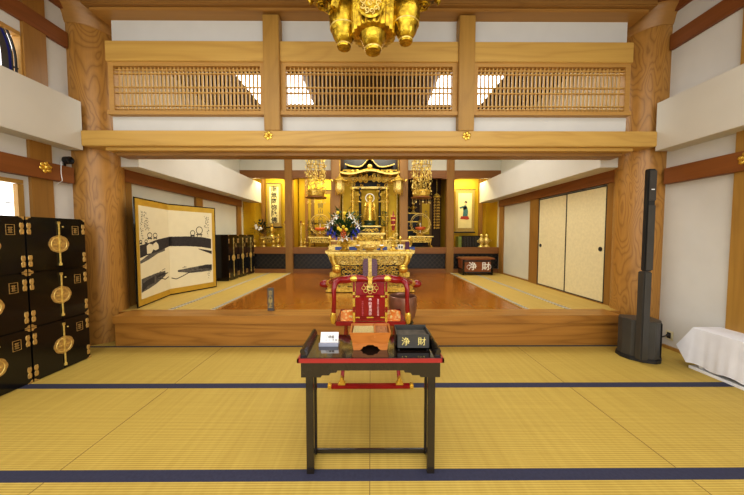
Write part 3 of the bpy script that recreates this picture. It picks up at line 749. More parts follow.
# crop-frame to panel coordinates for the drawing
def dm(x, y):
    for _ in range(3):
        tt = (y - 60) / 380.0; xl = 50 + 12 * tt; xm = 172 + 14 * tt; xr = 342 + 12 * tt
        yt = 60 + (x - 50) / 300 * 24; yb_ = 458 - (x - 60) / 300 * 72
        v = 1 - (y - yt) / (yb_ - yt)
    if x <= xm: return 0, .09 + .908 * max(0, min(1, (x - xl) / (xm - xl))), .07 + .86 * v
    return 1, .004 + .902 * max(0, min(1, (x - xm) / (xr - xm))), .07 + .86 * v
for pn in (0, 1):
    m = PM(OS); m.rect(pn, 0, 1, 0, 1, -.012, .0); pa = m.build('panel', 'black', t)
    m = PM(OS); lo, hi = (.02, 1) if pn == 0 else (0, .98)
    m.rect(pn, lo, hi, .012, .988, 0, .004); m.build('gold_border', plain('screen_gold', S(196, 160, 62), .45, .4, var=.08), pa)
    m = PM(OS); lo, hi = (.09, .998) if pn == 0 else (.002, .91)
    m.rect(pn, lo, hi, .07, .93, .004, .006); pp = m.build('painting_paper', 'paper', pa)
    ink, wash = PM(OS), PM(OS)
    def stroke(mm, top, bot, d):
        n = 90; prev = None; pa_, first = None, True
        xs0, xs1 = top[0][0], top[-1][0]
        def ev(L_, x):
            for (xa, ya), (xb, yb_) in zip(L_, L_[1:]):
                if xa <= x <= xb: return ya + (yb_ - ya) * (x - xa) / (xb - xa)
            return L_[-1][1]
        for i in range(n + 1):
            x = xs0 + (xs1 - xs0) * i / n
            a = dm(x, ev(top, x) + R.uniform(-.6, .6)); c = dm(x, ev(bot, x) + R.uniform(-.6, .6))
            if a[0] == pn and c[0] == pn:
                cur = (mm.v(q(pn, a[1], a[2], d)), mm.v(q(pn, c[1], c[2], d)))
                if prev is None and pn == 1 and not first: prev = (mm.v(q(1, .001, a[2], d)), mm.v(q(1, .001, c[2], d)))
                if prev: mm.face([prev[0], cur[0], cur[1], prev[1]])
                prev = cur
            else:
                if prev and pn == 0: mm.face([prev[0], mm.v(q(0, .999, a[2], d)), mm.v(q(0, .999, c[2], d)), prev[1]])
                prev = None
            first = False
    def line(mm, pts, w, d=.0082):
        for (xa, ya), (xb, yb_) in zip(pts, pts[1:]):
            a, c = dm(xa, ya), dm(xb, yb_)
            if a[0] != pn or c[0] != pn: continue
            du, dv = c[1] - a[1], (c[2] - a[2]) * SH / .85; ln = math.hypot(du, dv) or 1; nu, nv = -dv / ln * w, du / ln * w * .85 / SH
            mm.face([mm.v(q(pn, a[1] + nu, a[2] + nv, d)), mm.v(q(pn, c[1] + nu, c[2] + nv, d)), mm.v(q(pn, c[1] - nu, c[2] - nv, d)), mm.v(q(pn, a[1] - nu, a[2] - nv, d))])
    stroke(ink, [(55, 230), (80, 222), (125, 204), (175, 192), (186.5, 190)], [(55, 284), (80, 272), (125, 258), (175, 236), (186.5, 232)], .0072)
    stroke(ink, [(176, 191), (240, 188), (300, 190), (342, 197)], [(176, 234), (240, 232), (300, 234), (342, 240)], .0072)
    stroke(wash, [(57, 296), (90, 268), (125, 252), (158, 244)], [(57, 308), (90, 290), (125, 266), (158, 254)], .0068)
    stroke(ink, [(288, 242), (315, 246), (345, 250)], [(288, 244), (315, 254), (345, 264)], .0074)
    stroke(wash, [(62, 372), (90, 362), (120, 352), (160, 344)], [(62, 430), (90, 416), (120, 398), (160, 366)], .0066)
    stroke(ink, [(66, 392), (84, 378), (112, 364)], [(66, 426), (84, 404), (112, 392)], .0072)
    stroke(ink, [(120, 364), (140, 356), (174, 352)], [(120, 376), (140, 366), (174, 355)], .0074)
    stroke(wash, [(210, 342), (260, 328), (300, 318), (346, 310)], [(210, 350), (260, 352), (300, 346), (346, 336)], .0066)
    stroke(ink, [(290, 322), (320, 312), (346, 310)], [(290, 332), (320, 328), (346, 330)], .0072)
    line(ink, [(120, 378), (140, 376), (160, 382), (176, 372)], .008); line(ink, [(188, 378), (205, 382), (225, 370), (250, 352), (280, 344), (300, 338)], .008)
    for k in range(14):
        x = R.uniform(60, 150); y = R.uniform(366, 420) - (x - 60) * .45; line(ink, [(x, y), (x + R.uniform(8, 20), y - R.uniform(2, 9))], .005)
        x = R.uniform(225, 330); y = R.uniform(326, 346) - (x - 225) * .12; line(ink, [(x, y), (x + R.uniform(8, 14), y - R.uniform(-2, 5))], .004)
    for cx_, cy_, rr in ((92, 186, 9), (114, 186, 8), (58, 214, 5), (78, 212, 5), (264, 172, 9), (291, 160, 13)):   # onion-topped bridge posts
        pts = [(cx_ + rr * math.cos(a), cy_ + rr * 1.25 * math.sin(a)) for a in [2 * PI * k / 10 for k in range(11)]]
        line(ink, pts, .007); line(ink, [(cx_ - rr * .6, cy_ + rr), (cx_ - rr * .6, cy_ + rr * 2.2)], .007); line(ink, [(cx_ + rr * .6, cy_ + rr), (cx_ + rr * .6, cy_ + rr * 2.2)], .007); line(ink, [(cx_ - rr, cy_ + rr * 1.5), (cx_ + rr, cy_ + rr * 1.5)], .009)
    for x0, y0, y1 in ((62, 82, 205), (74, 82, 165), (84, 110, 165), (318, 96, 150), (326, 100, 178), (333, 335, 372)):   # columns of brush writing
        y = y0
        while y < y1:
            for _ in range(3):
                a = (x0 + R.uniform(-4, 4), y + R.uniform(0, 8)); line(ink, [a, (a[0] + R.uniform(-4, 5), a[1] + R.uniform(-3, 6))], .004)
            y += 9.5
    for mm, nm, mt in ((ink, 'ink_drawing', 'ink'), (wash, 'ink_wash', 'inkg')):
        mm.build(nm, mt, pa)
    rock = PM(OS)
    if pn == 0:
        for pts in ([(80, 232), (90, 222), (104, 226), (106, 250), (98, 264), (82, 266)], [(106, 224), (118, 214), (128, 226), (130, 244), (116, 252), (104, 246)]):
            rock.face([rock.v(q(0, *dm(*p)[1:], .0079)) for p in pts])
        rock.build('pale_rocks', 'paper', pa)
    else: rock.bm.free()

# dark sign post at the edge of the polished floor
t = thing('sign_block', 'narrow upright grey sign with pale vertical writing on the polished floor edge', 'sign', (-1.33, 3.66, ZI)); O = (-1.33, 3.66, ZI)
MB(O).box(-1.365, -1.285, 3.65, 3.675, ZI, ZI + .315).build('board', plain('grey_stone', S(88, 84, 80), .6, var=.15), t, .003)
MB(O).box(-1.375, -1.275, 3.645, 3.70, ZI - .012, ZI + .012).build('base', 'blackm', t, .002)
text('立入禁止', .062, 'goldl', t, (.005, -.012, .165), vertical=True, name='lettering', line=.95)

# ------------------------------------------------------------------ loudspeaker
t = thing('column_speaker', 'tall thin charcoal column speaker on a faceted base beside the right pillar', 'speaker', (2.98, 3.05, 0)); O = (2.98, 3.05, 0)
fp = [(2.86, 3.12), (2.885, 3.03), (2.97, 2.945), (3.06, 2.905), (3.13, 2.92), (3.22, 3.0), (3.25, 3.2), (2.95, 3.27), (2.88, 3.2)]
fp2 = [(x + (3.04 - x) * .08, y + (3.08 - y) * .08) for x, y in fp]
m = MB(O); m.prism(fp, 'z', 0, .04); m.build('base_plate', 'spkd', t, .006)
m = MB(O); m.prism(fp2, 'z', .04, .45); pl = m.build('plinth', 'spk', t, .006)
m = MB(O)
for k in range(5): x = 3.135 + k * .014; y_ = 2.94 + k * .016; m.box(x, x + .005, y_ - .008, y_ + .02, .06, .43)
m.build('plinth_ribs', 'spkd', pl)
m = MB(O); m.box(2.898, 2.985, 2.91, 2.99, .04, 1.0); m.build('column', 'spk', t, .01)
m = MB(O); m.box(2.90, 2.983, 2.91, 2.965, 1.005, 2.08); cu = m.build('column', 'spkd', t, .01)
MB(O).box(2.906, 2.978, 2.905, 2.911, 1.02, 1.7).build('grille', 'spk', cu)
MB(O).box(2.906, 2.978, 2.905, 2.911, 1.75, 2.06).build('grille', 'spk', cu)
m = MB(O); m.box(2.925, 2.958, 2.902, 2.906, 1.86, 1.87); m.build('badge', 'white', cu)
m = MB(O); m.tube([(3.655, 3.33, .165), (3.58, 3.31, .165), (3.45, 3.26, .16), (3.3, 3.2, .165), (3.2, 3.14, .16)], .007, 6); m.sph((3.63, 3.325, .165), .02); m.build('power_cord', 'spkd', t, smooth=True)
t = thing('power_outlet', 'ivory wall outlet low on the right wall behind the speaker', 'outlet', (3.66, 3.33, .165)); O = (3.66, 3.33, .165)
MB(O).box(3.648, 3.66, 3.29, 3.37, .11, .22).build('plate', 'iv', t, .003)
MB(O).box(3.643, 3.649, 3.31, 3.35, .13, .2).build('socket', 'spkd', t)
# small black wall spotlight with cable, left wall
t = thing('spotlight', 'small black spotlight on the left wall rail beside the pillar', 'spotlight', (-3.58, 3.36, 2.26)); O = (-3.58, 3.36, 2.26)
m = MB(O); m.lathe((-3.62, 3.34, 2.27), [(.02, 0), (.042, .02), (.045, .08), (.03, .085), (.02, .06)], 16, 'x'); m.build('head', 'blackm', t, smooth=True)
m = MB(O); m.tube([(-3.655, 3.38, 2.21), (-3.64, 3.37, 2.25), (-3.6, 3.35, 2.27)], .012, 6); m.build('bracket', 'blackm', t, smooth=True)
m = MB(); m.tube([(-3.6, 3.3, 2.25), (-3.575, 3.27, 2.22), (-3.575, 3.265, 2.1), (-3.575, 3.275, 2.02), (-3.64, 3.275, 1.98)], .004, 5)
tag(m.build('cable', 'white', smooth=True), 'thin white cable hanging over the left wall rail', 'cable')

# low table under white cloth
t = thing('low_table', 'low white table by the right wall, hidden under a white cloth', 'table', (3.47, 2.4, 0)); O = (3.47, 2.4, 0)
MB(O).box(3.36, 3.63, 1.65, 2.8, .40, .43).build('tabletop', 'white', t, .004)
for x in (3.38, 3.6):
    for y in (1.7, 2.76): MB(O).box(x - .015, x + .015, y - .015, y + .015, .03, .4).build('leg', 'white', t)
MB(O).box(3.33, 3.64, 1.65, 2.84, 0, .03).build('base_board', 'white', t, .004)
m = MB(); ny = 70
def ripple(i): return .007 * math.sin(i * .33) + .003 * math.sin(i * 1.3 + 1)
rows_ = []
for i in range(ny + 1):
    y = 1.62 + 1.21 * i / ny; e = max(0, (i - ny + 5) / 5.0)
    pr = [(3.645, .434), (3.5, .436), (3.36, .436), (3.345, .428), (3.336 + ripple(i) * .3, .34), (3.33 + ripple(i) * .8 - e * .01, .22), (3.322 + ripple(i) * 1.3 - e * .02, .06 + .012 * math.sin(i * .4))]
    rows_.append([m.v((x, y, z)) for x, z in pr])
for a, c in zip(rows_, rows_[1:]):
    for k in range(len(a) - 1): m.face([a[k], a[k + 1], c[k + 1], c[k]])
# far end skirt flaring into a pulled corner
nx = 10; top = rows_[-1][:4]; prev = None
for k in range(nx + 1):
    x = 3.345 + .3 * k / nx; f_ = max(0, 1 - k / 4)
    cur = [m.v((x, 2.83, .43)), m.v((x - .012 * f_, 2.87 + .03 * f_, .3)), m.v((x - .02 * f_, 2.9 + .06 * f_, .2 + .02 * math.sin(k)))]
    if prev:
        for j in range(2): m.face([prev[j], prev[j + 1], cur[j + 1], cur[j]])
    else: first = cur
    prev = cur
last = rows_[-1]; m.face([last[3], last[4], first[1], first[0]]); m.face([last[4], last[5], last[6], first[2], first[1]])
o = m.build('tablecloth', 'cloth', smooth=True); tag(o, 'white cloth draped over the low table by the right wall', 'tablecloth')

# ------------------------------------------------------------------ gold chandelier
CX, CY = .02, 2.28
t = thing('gold_chandelier', 'ornate gold hanging lamp with bud-shaped shades at the top centre', 'chandelier', (CX, CY, 3.5)); O = (CX, CY, 3.5)
m = MB(O); prof = [(.02, 3.62), (.64, 3.58), (.68, 3.52), (.65, 3.46), (.58, 3.44), (.2, 3.45)]
m.lathe((CX, CY, 0), prof, 8, ph=PI / 8); pl = m.build('canopy', 'goldc', t)
m = MB(O)
for k in range(8):
    a = k * PI / 4
    for r_ in (.3, .43, .54):
        for s_ in (-1, 1): 
            c_ = (CX + r_ * math.cos(a + s_ * .2), CY + r_ * math.sin(a + s_ * .2), 3.435); m.torus(c_, .05, .009, 'z', 12, 4); m.torus(c_, .024, .008, 'z', 8, 4)
    a += PI / 8
    p = (CX + .6 * math.cos(a), CY + .6 * math.sin(a)); m.tube([(p[0], p[1], 3.55), (p[0], p[1], 3.45), (p[0] + .02, p[1], 3.4), (p[0] + .035, p[1], 3.42)], [.018, .03, .02, .006], 8)
m.build('canopy_relief', 'cham', pl, smooth=True)
m = MB(O); m.tube([(CX, CY, 3.6), (CX, CY, 4.2)], .02, 8); m.build('hanger', 'cham', t, smooth=True)
m = MB(O); m.lathe((CX, CY, 0), [(.13, 2.95), (.155, 2.96), (.165, 3.1), (.16, 3.35), (.2, 3.45)], 48, 'z', 24, .09); m.build('fluted_drum', 'cham', t, smooth=True)
def shade(c, s, z0):
    m = MB(O); pr = [(0, 0), (.055, .0), (.062, .014), (.05, .03), (.066, .045), (.088, .08), (.102, .12), (.106, .14), (.116, .15), (.118, .165), (.122, .2), (.128, .25), (.124, .31), (.1, .36), (.04, .40)]
    m.lathe((c[0], c[1], z0), [(r * s, h * s) for r, h in pr], 24, 'z', 12, .035); sh = m.build('shade', 'cham', t, smooth=True)
    m = MB(O)
    for h, r in ((.157, .118), (.02, .06)): m.torus((c[0], c[1], z0 + h * s), r * s, .006 * s, 'z', 24, 6)
    m.build('shade_ring', 'goldl', sh, smooth=True)
    m = MB(O); m.tube([(c[0], c[1], z0 + .39 * s), (c[0], c[1], 3.49)], .02, 6); m.build('stem', 'cham', sh, smooth=True)
shade((CX + .0, CY - .02), 1.05, 2.83)
shade((CX - .235, CY + .05), .92, 2.905)
shade((CX + .26, CY + .0), .85, 2.915)
shade((CX - .13, CY + .3), .8, 3.14); shade((CX + .15, CY + .3), .8, 3.14)
m = MB(O); m.lathe((CX - .02, CY - .165, 3.075), [(.092, 0), (.098, -.01), (.084, -.018), (.076, -.013), (.02, -.016)], 32, 'y'); md = m.build('medallion', 'cham', t, smooth=True)
m = MB(O)
for k in range(9):
    a = k * 2 * PI / 9; m.scroll((CX - .02 + .055 * math.cos(a), CY - .181, 3.075 + .055 * math.sin(a)), .022, .005, 1.2, a)
m.scroll((CX - .02, CY - .181, 3.075), .026, .006); m.build('medallion_relief', 'goldl', md, smooth=True)
for x in (-.2, .235):
    m = MB(O); y = CY - .06; m.tube([(CX + x * 1.3, y, 3.45), (CX + x * 1.42, y, 3.28), (CX + x * 1.38, y, 3.2), (CX + x * 1.48, y, 3.12), (CX + x * 1.62, y, 3.11), (CX + x * 1.7, y, 3.17)] if x < 0 else [(CX + x * 1.5, y, 3.45), (CX + x * 1.5, y, 3.32), (CX + x * 1.56, y, 3.25)], [.03, .045, .045, .04, .03, .01] if x < 0 else [.03, .03, .01], 8)
    m.build('leaf_hook', 'cham', t, smooth=True)

# ------------------------------------------------------------------ gold altar table (front)
AY0, AY1 = 4.9, 5.45
t = thing('altar_table', 'large carved gold altar table with round bosses, behind the red chair', 'altar table', (-.01, 5.18, ZI)); O = (-.01, 5.18, ZI)
def sc_row(m, x0, x1, z, y, r, n, th=.011, seed=1):
    rr = random.Random(seed)
    for k in range(n):
        x = x0 + (x1 - x0) * (k + .5) / n; fl = 1 if k % 2 else -1
        m.scroll((x, y, z + rr.uniform(-.1, .1) * r), r, th, 1.25, rr.uniform(0, 6), fl)
        m.sph((x + r * .9, y, z + rr.uniform(-.5, .5) * r), th * 1.5, (1, .7, 1), 6, 4)
m = MB(O)
m.prism([(-.79, 1.055), (.77, 1.055), (.775, 1.075), (.79, 1.12), (.77, 1.1), (.74, 1.09), (-.76, 1.09), (-.79, 1.1), (-.81, 1.12), (-.795, 1.075)], 'y', AY0, AY1); m.build('tabletop', 'goldl', t, .006)
m = MB(O); m.box(-.765, .745, AY0 + .03, AY1 - .03, 1.02, 1.055); m.build('top_moulding', 'gold', t, .008)
m = MB(O); m.prism([(-.76, 1.02), (.74, 1.02), (.72, .95), (.69, .89), (.64, .85), (-.66, .85), (-.71, .89), (-.74, .95)], 'y', AY0 + .07, AY1 - .07); fr = m.build('frieze', 'goldc', t)
m = MB(O); sc_row(m, -.72, .70, .975, AY0 + .065, .036, 20, .011, 2); sc_row(m, -.67, .65, .905, AY0 + .065, .032, 19, .011, 3); m.build('frieze_scrolls', 'goldl', fr, smooth=True)
for s_ in (-1, 1):
    for y in (AY0 + .06, AY1 - .06):
        m = MB(O); x = -.01 + s_ * .61
        m.tube([(x + s_ * .06, y, 1.02), (x + s_ * .05, y, .93), (x - s_ * .02, y, .8), (x - s_ * .06, y, .68), (x - s_ * .02, y, .58), (x + s_ * .09, y, .52), (x + s_ * .14, y, .44)], [.05, .055, .05, .04, .045, .05, .04], 10)
        lg = m.build('leg', 'gold', t, smooth=True)
        m = MB(O); m.sph((x - s_ * .02, y - .04 if y < 5.2 else y + .04, .79), .085, (1, .8, 1), 14, 10); m.build('boss', 'goldp', lg, smooth=True)
m = MB(O); m.box(-.58, .56, AY0 + .12, AY1 - .12, .62, .85); bp = m.build('waist_panel', 'blackm', t)
m = MB(O); sc_row(m, -.56, .54, .80, AY0 + .11, .04, 14, .013, 5); sc_row(m, -.52, .5, .72, AY0 + .11, .038, 13, .012, 6); sc_row(m, -.54, .52, .65, AY0 + .1, .036, 14, .012, 7); m.build('waist_scrolls', 'gold', bp, smooth=True)
m = MB(O); m.prism([(-.56, .62), (.54, .62), (.62, .58), (.70, .5), (.74, .45), (-.76, .45), (-.72, .5), (-.64, .58)], 'y', AY0 + .06, AY1 - .06); lp = m.build('lower_apron', 'goldc', t)
m = MB(O); sc_row(m, -.66, .64, .52, AY0 + .05, .034, 18, .012, 8); m.build('apron_scrolls', 'gold', lp, smooth=True)
m = MB(O); m.box(-.80, .78, AY0, AY1, ZI, .41).box(-.77, .75, AY0 + .02, AY1 - .02, .41, .45); m.build('base', 'gold', t, .008)
m = MB(O); m.prism([(-.12, .97), (.10, .97), (.12, .88), (.12, .66), (-.14, .66), (-.14, .88)], 'y', AY0 + .02, AY0 + .04); br = m.build('brocade_strip', plain('grey_purple_brocade', S(120, 96, 112), .8, var=.5, nscale=50), t)
m = MB(O); m.box(-.045, .02, AY0 + .01, AY0 + .022, .64, .98); m.build('gold_band', 'goldl', br)
ZT = 1.09
# incense burner
def onfoot(name, label, cat, x, y, z, group=None): 
    return thing(name, label, cat, (x, y, z), group), (x, y, z)
t, O = onfoot('incense_burner', 'low gold incense burner at the front centre of the altar table', 'incense burner', -.02, 5.05, ZT)
m = MB(O); m.lathe(O, [(.06, 0), (.07, .008), (.05, .025), (.1, .04), (.14, .07), (.145, .1), (.13, .115), (.14, .125), (.12, .125), (.08, .10)], 24); m.build('bowl', 'goldl', t, smooth=True)
for s_ in (-1, 1):
    m = MB(O); m.torus((O[0] + s_ * .15, O[1], O[2] + .09), .028, .009, 'y', 12, 5); m.build('handle', 'gold', t, smooth=True)
# vase with bouquet
t, O = onfoot('flower_vase', 'flared gold vase at the left end of the altar table, holding the big bouquet', 'vase', -.49, 5.22, ZT)
m = MB(O); m.lathe(O, [(.09, 0), (.1, .015), (.06, .04), (.05, .07), (.075, .1), (.09, .13), (.07, .16), (.05, .19), (.07, .22), (.12, .25), (.125, .255), (.1, .25), (.05, .22)], 24); m.build('body', 'gold', t, smooth=True)
for s_ in (-1, 1):
    m = MB(O); m.torus((O[0] + s_ * .1, O[1], O[2] + .14), .035, .009, 'y', 12, 5); m.build('handle', 'gold', t, smooth=True)
B0 = Vector((O[0], O[1], O[2] + .22))
t = thing('flower_bouquet', 'big fan-shaped bouquet of white lilies, blue irises and yellow flowers, left on the altar', 'flowers', tuple(B0)); rr = random.Random(4)
m = MB(B0)
tips = []
for k in range(34):
    a = rr.uniform(-1.35, 1.35); l_ = rr.uniform(.3, .62) * (1 - .22 * abs(a)); d = Vector((math.sin(a), rr.uniform(-.45, .3), math.cos(a) + .1)).normalized(); p = B0 + d * l_
    m.tube([B0, B0 + d * l_ * .5, p], .005, 4); tips.append((p, d))
m.build('stem', 'leaf', t)
m = MB(B0)
for k in range(560):
    p, d = rr.choice(tips); q0 = B0 + (p - B0) * rr.uniform(.3, 1.0); dd = Vector((rr.uniform(-1, 1), rr.uniform(-1, .6), rr.uniform(-.5, 1))) + d
    m.leaf(q0, dd, rr.uniform(.08, .16), rr.uniform(.025, .045))
fo = m.build('foliage', 'leaf', t, kind='stuff')
def lily(c, d, s, mat, nm, n=6):
    m = MB(B0); c = Vector(c); d = Vector(d).normalized(); a = d.orthogonal().normalized(); b = d.cross(a)
    for k in range(n):
        e = (a * math.cos(2 * PI * k / n) + b * math.sin(2 * PI * k / n)); m.leaf(c, e + d * .5, s, s * .42, .1)
    m.sph(c + d * s * .15, s * .16, (1, 1, 1), 6, 5); m.build(nm, mat, t)
lilies = [(-.2, .33), (.2, .34), (-.13, .42), (.26, .25), (-.28, .26), (.12, .43), (-.03, .02), (.05, .04)]
for x, z in lilies: lily(B0 + Vector((x, -.16, z)), (x * 1.5, -1, .4), .10, 'petw', 'lily_flower')
for x, z in [(-.23, .14), (-.19, .07), (-.13, .03), (.18, .14), (.22, .08), (.15, .03), (.27, .15), (-.28, .12), (-.22, .2), (.24, .2), (-.16, .12)]: lily(B0 + Vector((x, -.19, z)), (x, -1, .2), .062, 'petb', 'iris_flower')
for x, z in [(-.05, .17), (.05, .18), (0, .23), (-.09, .2), (.02, .47), (-.1, .48)]: m = MB(B0); m.sph(B0 + Vector((x, -.2, z)), .032, (1, .8, 1), 9, 6); m.build('yellow_flower', 'pety', t, smooth=True)
for x, z in [(-.03, .1), (.03, .11), (0, .06), (0, .15)]: lily(B0 + Vector((x, -.21, z)), (x, -1, .1), .05, 'peto', 'orange_flower', 8)
# tall red and gold candle stand on the right
t, O = onfoot('candle_stand', 'slender gold candle stand with a red pointed candle, right side of the altar', 'candle stand', .425, 5.22, ZT)
m = MB(O); m.lathe(O, [(.1, 0), (.105, .015), (.05, .04), (.03, .07), (.045, .1), (.02, .13), (.018, .22), (.04, .24), (.02, .26), (.016, .34), (.06, .37), (.065, .38), (.015, .385)], 20); st = m.build('stand', 'gold', t, smooth=True)
m = MB(O)
for k in range(5): m.scroll((O[0] + (-.06 if k % 2 else .06), O[1], O[2] + .06 + k * .06), .045, .009, 1.2, k, 1 if k % 2 else -1)
m.build('side_scrolls', 'goldl', st, smooth=True)
m = MB(O); m.lathe((O[0], O[1], O[2] + .385), [(.022, 0), (.03, .05), (.04, .12), (.048, .18), (.05, .24), (.035, .27), (.012, .30), (.006, .36)], 16); cd = m.build('candle', plain('deep_red_wax', S(150, 40, 36), .35, var=.3, nscale=30), t, smooth=True)
m = MB(O)
for h in (.1, .19, .26): m.torus((O[0], O[1], O[2] + .385 + h), .047, .008, 'z', 16, 5)
m.build('gold_ring', 'gold', cd, smooth=True)
# low gold tray stands with offerings
for x, lb, mt in ((.56, 'small white offering box with dark windows beside the candle stand', 'white'), (.69, 'small purple cloth-covered box at the right end of the altar table', 'purple')):
    t, O = onfoot('offering_box', lb, 'box', x, 5.22, ZT)
    w_ = .055 if mt == 'white' else .04
    m = MB(O); m.box(x - w_, x + w_, 5.17, 5.27, ZT, ZT + .03); m.build('stand', 'gold', t, .003)
    m = MB(O); m.box(x - w_ * .9, x + w_ * .9, 5.18, 5.26, ZT + .03, ZT + .12 + (.05 if mt == 'purple' else 0)); bx = m.build('box', mt, t, .004)
    if mt == 'white':
        m = MB(O)
        for k in (-1, 1): m.box(x + k * .024 - .013, x + k * .024 + .013, 5.176, 5.181, ZT + .05, ZT + .10)
        m.build('window', 'blackm', bx)
for x in (-.23, .2):
    t, O = onfoot('offering_cup', 'small gold pedestal cup on the altar table, ' + ('left' if x < 0 else 'right') + ' of the incense burner', 'cup', x, 5.12, ZT, 'pedestal cups on the altar table')
    m = MB(O); m.lathe(O, [(.045, 0), (.05, .01), (.018, .025), (.016, .05), (.05, .07), (.06, .1), (.055, .1), (.04, .08)], 18); m.build('cup', 'gold', t, smooth=True)
    m = MB(O); m.sph((x, 5.12, ZT + .1), .045, (1, 1, .5), 12, 6); m.build('offering', 'petw', t, smooth=True)

# ------------------------------------------------------------------ main altar platform
t = thing('altar_platform', 'gold railed altar platform under the shrine with blue painted panels', 'altar', (-.02, 7.2, ZI)); O = (-.02, 7.2, ZI); XA = -.02
MB(O).box(-.98, .94, 6.62, 7.38, ZI, .5).box(-.76, .74, 7.38, 8.2, ZI, .5).build('base', 'gold', t, .01)
MB(O).box(-.9, .86, 6.7, 7.38, .5, 1.0).box(-.74, .72, 7.38, 8.15, .5, 1.0).build('body', 'goldc', t)
MB(O).box(-1.0, .96, 6.6, 7.38, 1.0, 1.14).box(-.76, .74, 7.38, 8.2, 1.0, 1.14).build('top_slab', 'goldl', t, .01)
m = MB(O)
for k in range(6): x = -.84 + k * .33; m.box(x, x + .24, 6.59, 6.605, 1.03, 1.11)
m.build('painted_panel', 'bluep', t)
rl = MB(O).box(-.98, -.3, 6.63, 6.66, 1.24, 1.27).box(.26, .94, 6.63, 6.66, 1.24, 1.27).build('rail', 'goldl', t, .006)
for x in (-.97, -.75, -.52, -.31, .27, .48, .71, .93):
    m = MB(O); m.lathe((x, 6.645, 1.14), [(.022, 0), (.022, .13), (.035, .14), (.04, .17), (.02, .2), (.005, .23)], 10); m.build('rail_post', 'gold', rl, smooth=True)
ZP = 1.14
# stepped pedestal under the statue
t = thing('statue_pedestal', 'stepped carved gold pedestal beneath the standing statue', 'pedestal', (XA, 7.6, ZP)); O = (XA, 7.6, ZP)
MB(O).box(XA - .46, XA + .46, 7.3, 7.95, ZP, 1.22).build('step', 'goldl', t, .01)
b_ = MB(O).box(XA - .38, XA + .38, 7.36, 7.9, 1.22, 1.40).build('step', 'goldc', t, .01)
m = MB(O); sc_row(m, XA - .36, XA + .34, 1.31, 7.35, .05, 8, .014, 11); m.build('scrolls', 'gold', b_, smooth=True)
MB(O).box(XA - .42, XA + .42, 7.33, 7.92, 1.40, 1.45).build('step', 'goldl', t, .008)
b_ = MB(O).box(XA - .26, XA + .26, 7.42, 7.86, 1.45, 1.60).build('step', 'blackm', t)
m = MB(O); sc_row(m, XA - .24, XA + .22, 1.52, 7.41, .05, 5, .015, 12); m.build('scrolls', 'gold', b_, smooth=True)
MB(O).box(XA - .3, XA + .3, 7.38, 7.88, 1.60, 1.64).build('step', 'goldl', t, .006)
# statue
ZS = 1.64
t = thing('buddha_statue', 'small standing gold figure with a round halo inside the central shrine', 'statue', (XA, 7.62, ZS)); O = (XA, 7.62, ZS)
m = MB(O)
m.lathe((XA, 7.62, ZS), [(.12, 0), (.15, .03), (.13, .07), (.16, .12), (.13, .14)], 20, 'z', 10, .08); m.build('lotus_base', 'leafd', t, smooth=True)
m = MB(O)
m.lathe((XA, 7.62, ZS + .13), [(.1, 0), (.105, .04), (.09, .18), (.095, .32), (.11, .42), (.1, .5), (.05, .545), (.034, .56), (.034, .58)], 18, 'z', 7, .06)
m.sph((XA, 7.62, ZS + .75), .055, (.85, .9, 1.15), 12, 9); m.sph((XA, 7.625, ZS + .815), .026, (1, 1, .9), 8, 6)
for s_ in (-1, 1):
    m.sph((XA + s_ * .05, 7.62, ZS + .745), .012, (.5, .8, 1.8), 6, 5)
m.tube([(XA - .09, 7.62, ZS + .62), (XA - .12, 7.6, ZS + .52), (XA - .09, 7.53, ZS + .52), (XA - .055, 7.49, ZS + .58)], [.03, .03, .022, .014], 8)
m.tube([(XA + .09, 7.62, ZS + .62), (XA + .125, 7.6, ZS + .5), (XA + .1, 7.54, ZS + .44), (XA + .08, 7.5, ZS + .4)], [.03, .03, .022, .014], 8)
m.build('figure', 'goldp', t, smooth=True)
for s_ in (-1, 1):
    m = MB(O); m.tube([(XA + s_ * .1, 7.6, ZS + .52), (XA + s_ * .13, 7.6, ZS + .38), (XA + s_ * .16, 7.6, ZS + .22), (XA + s_ * .14, 7.6, ZS + .15)], [.02, .04, .045, .02], 8); m.build('robe_sleeve', 'gold', t, smooth=True)
m = MB(O); m.torus((XA, 7.66, ZS + .76), .115, .013, 'y', 28, 6); m.build('halo', 'petw', t, smooth=True)
# green plants beside the statue
for x in (-.36, .34):
    t, O = onfoot('potted_plant', 'dark green leafy arrangement in a gold pot, ' + ('left' if x < 0 else 'right') + ' of the statue', 'plant', x, 7.38, 1.45, 'green plants beside the statue')
    m = MB(O); m.lathe(O, [(.04, 0), (.06, .03), (.05, .1), (.07, .16), (.05, .16)], 16); m.build('pot', 'gold', t, smooth=True)
    m = MB(O); rr = random.Random(int(x * 100) + 50)
    for k in range(190):
        z = rr.uniform(.16, .56); w_ = .15 * math.sin(PI * min(1, (z - .08) / .52)); a = rr.uniform(0, 2 * PI); p = Vector((x + rr.uniform(.2, 1) * w_ * math.cos(a), 7.38 + w_ * .6 * math.sin(a), 1.45 + z))
        m.leaf(p, (math.cos(a), math.sin(a) - .3, rr.uniform(-.2, .9)), rr.uniform(.05, .09), .035)
    m.build('foliage', 'leafd', t, kind='stuff')
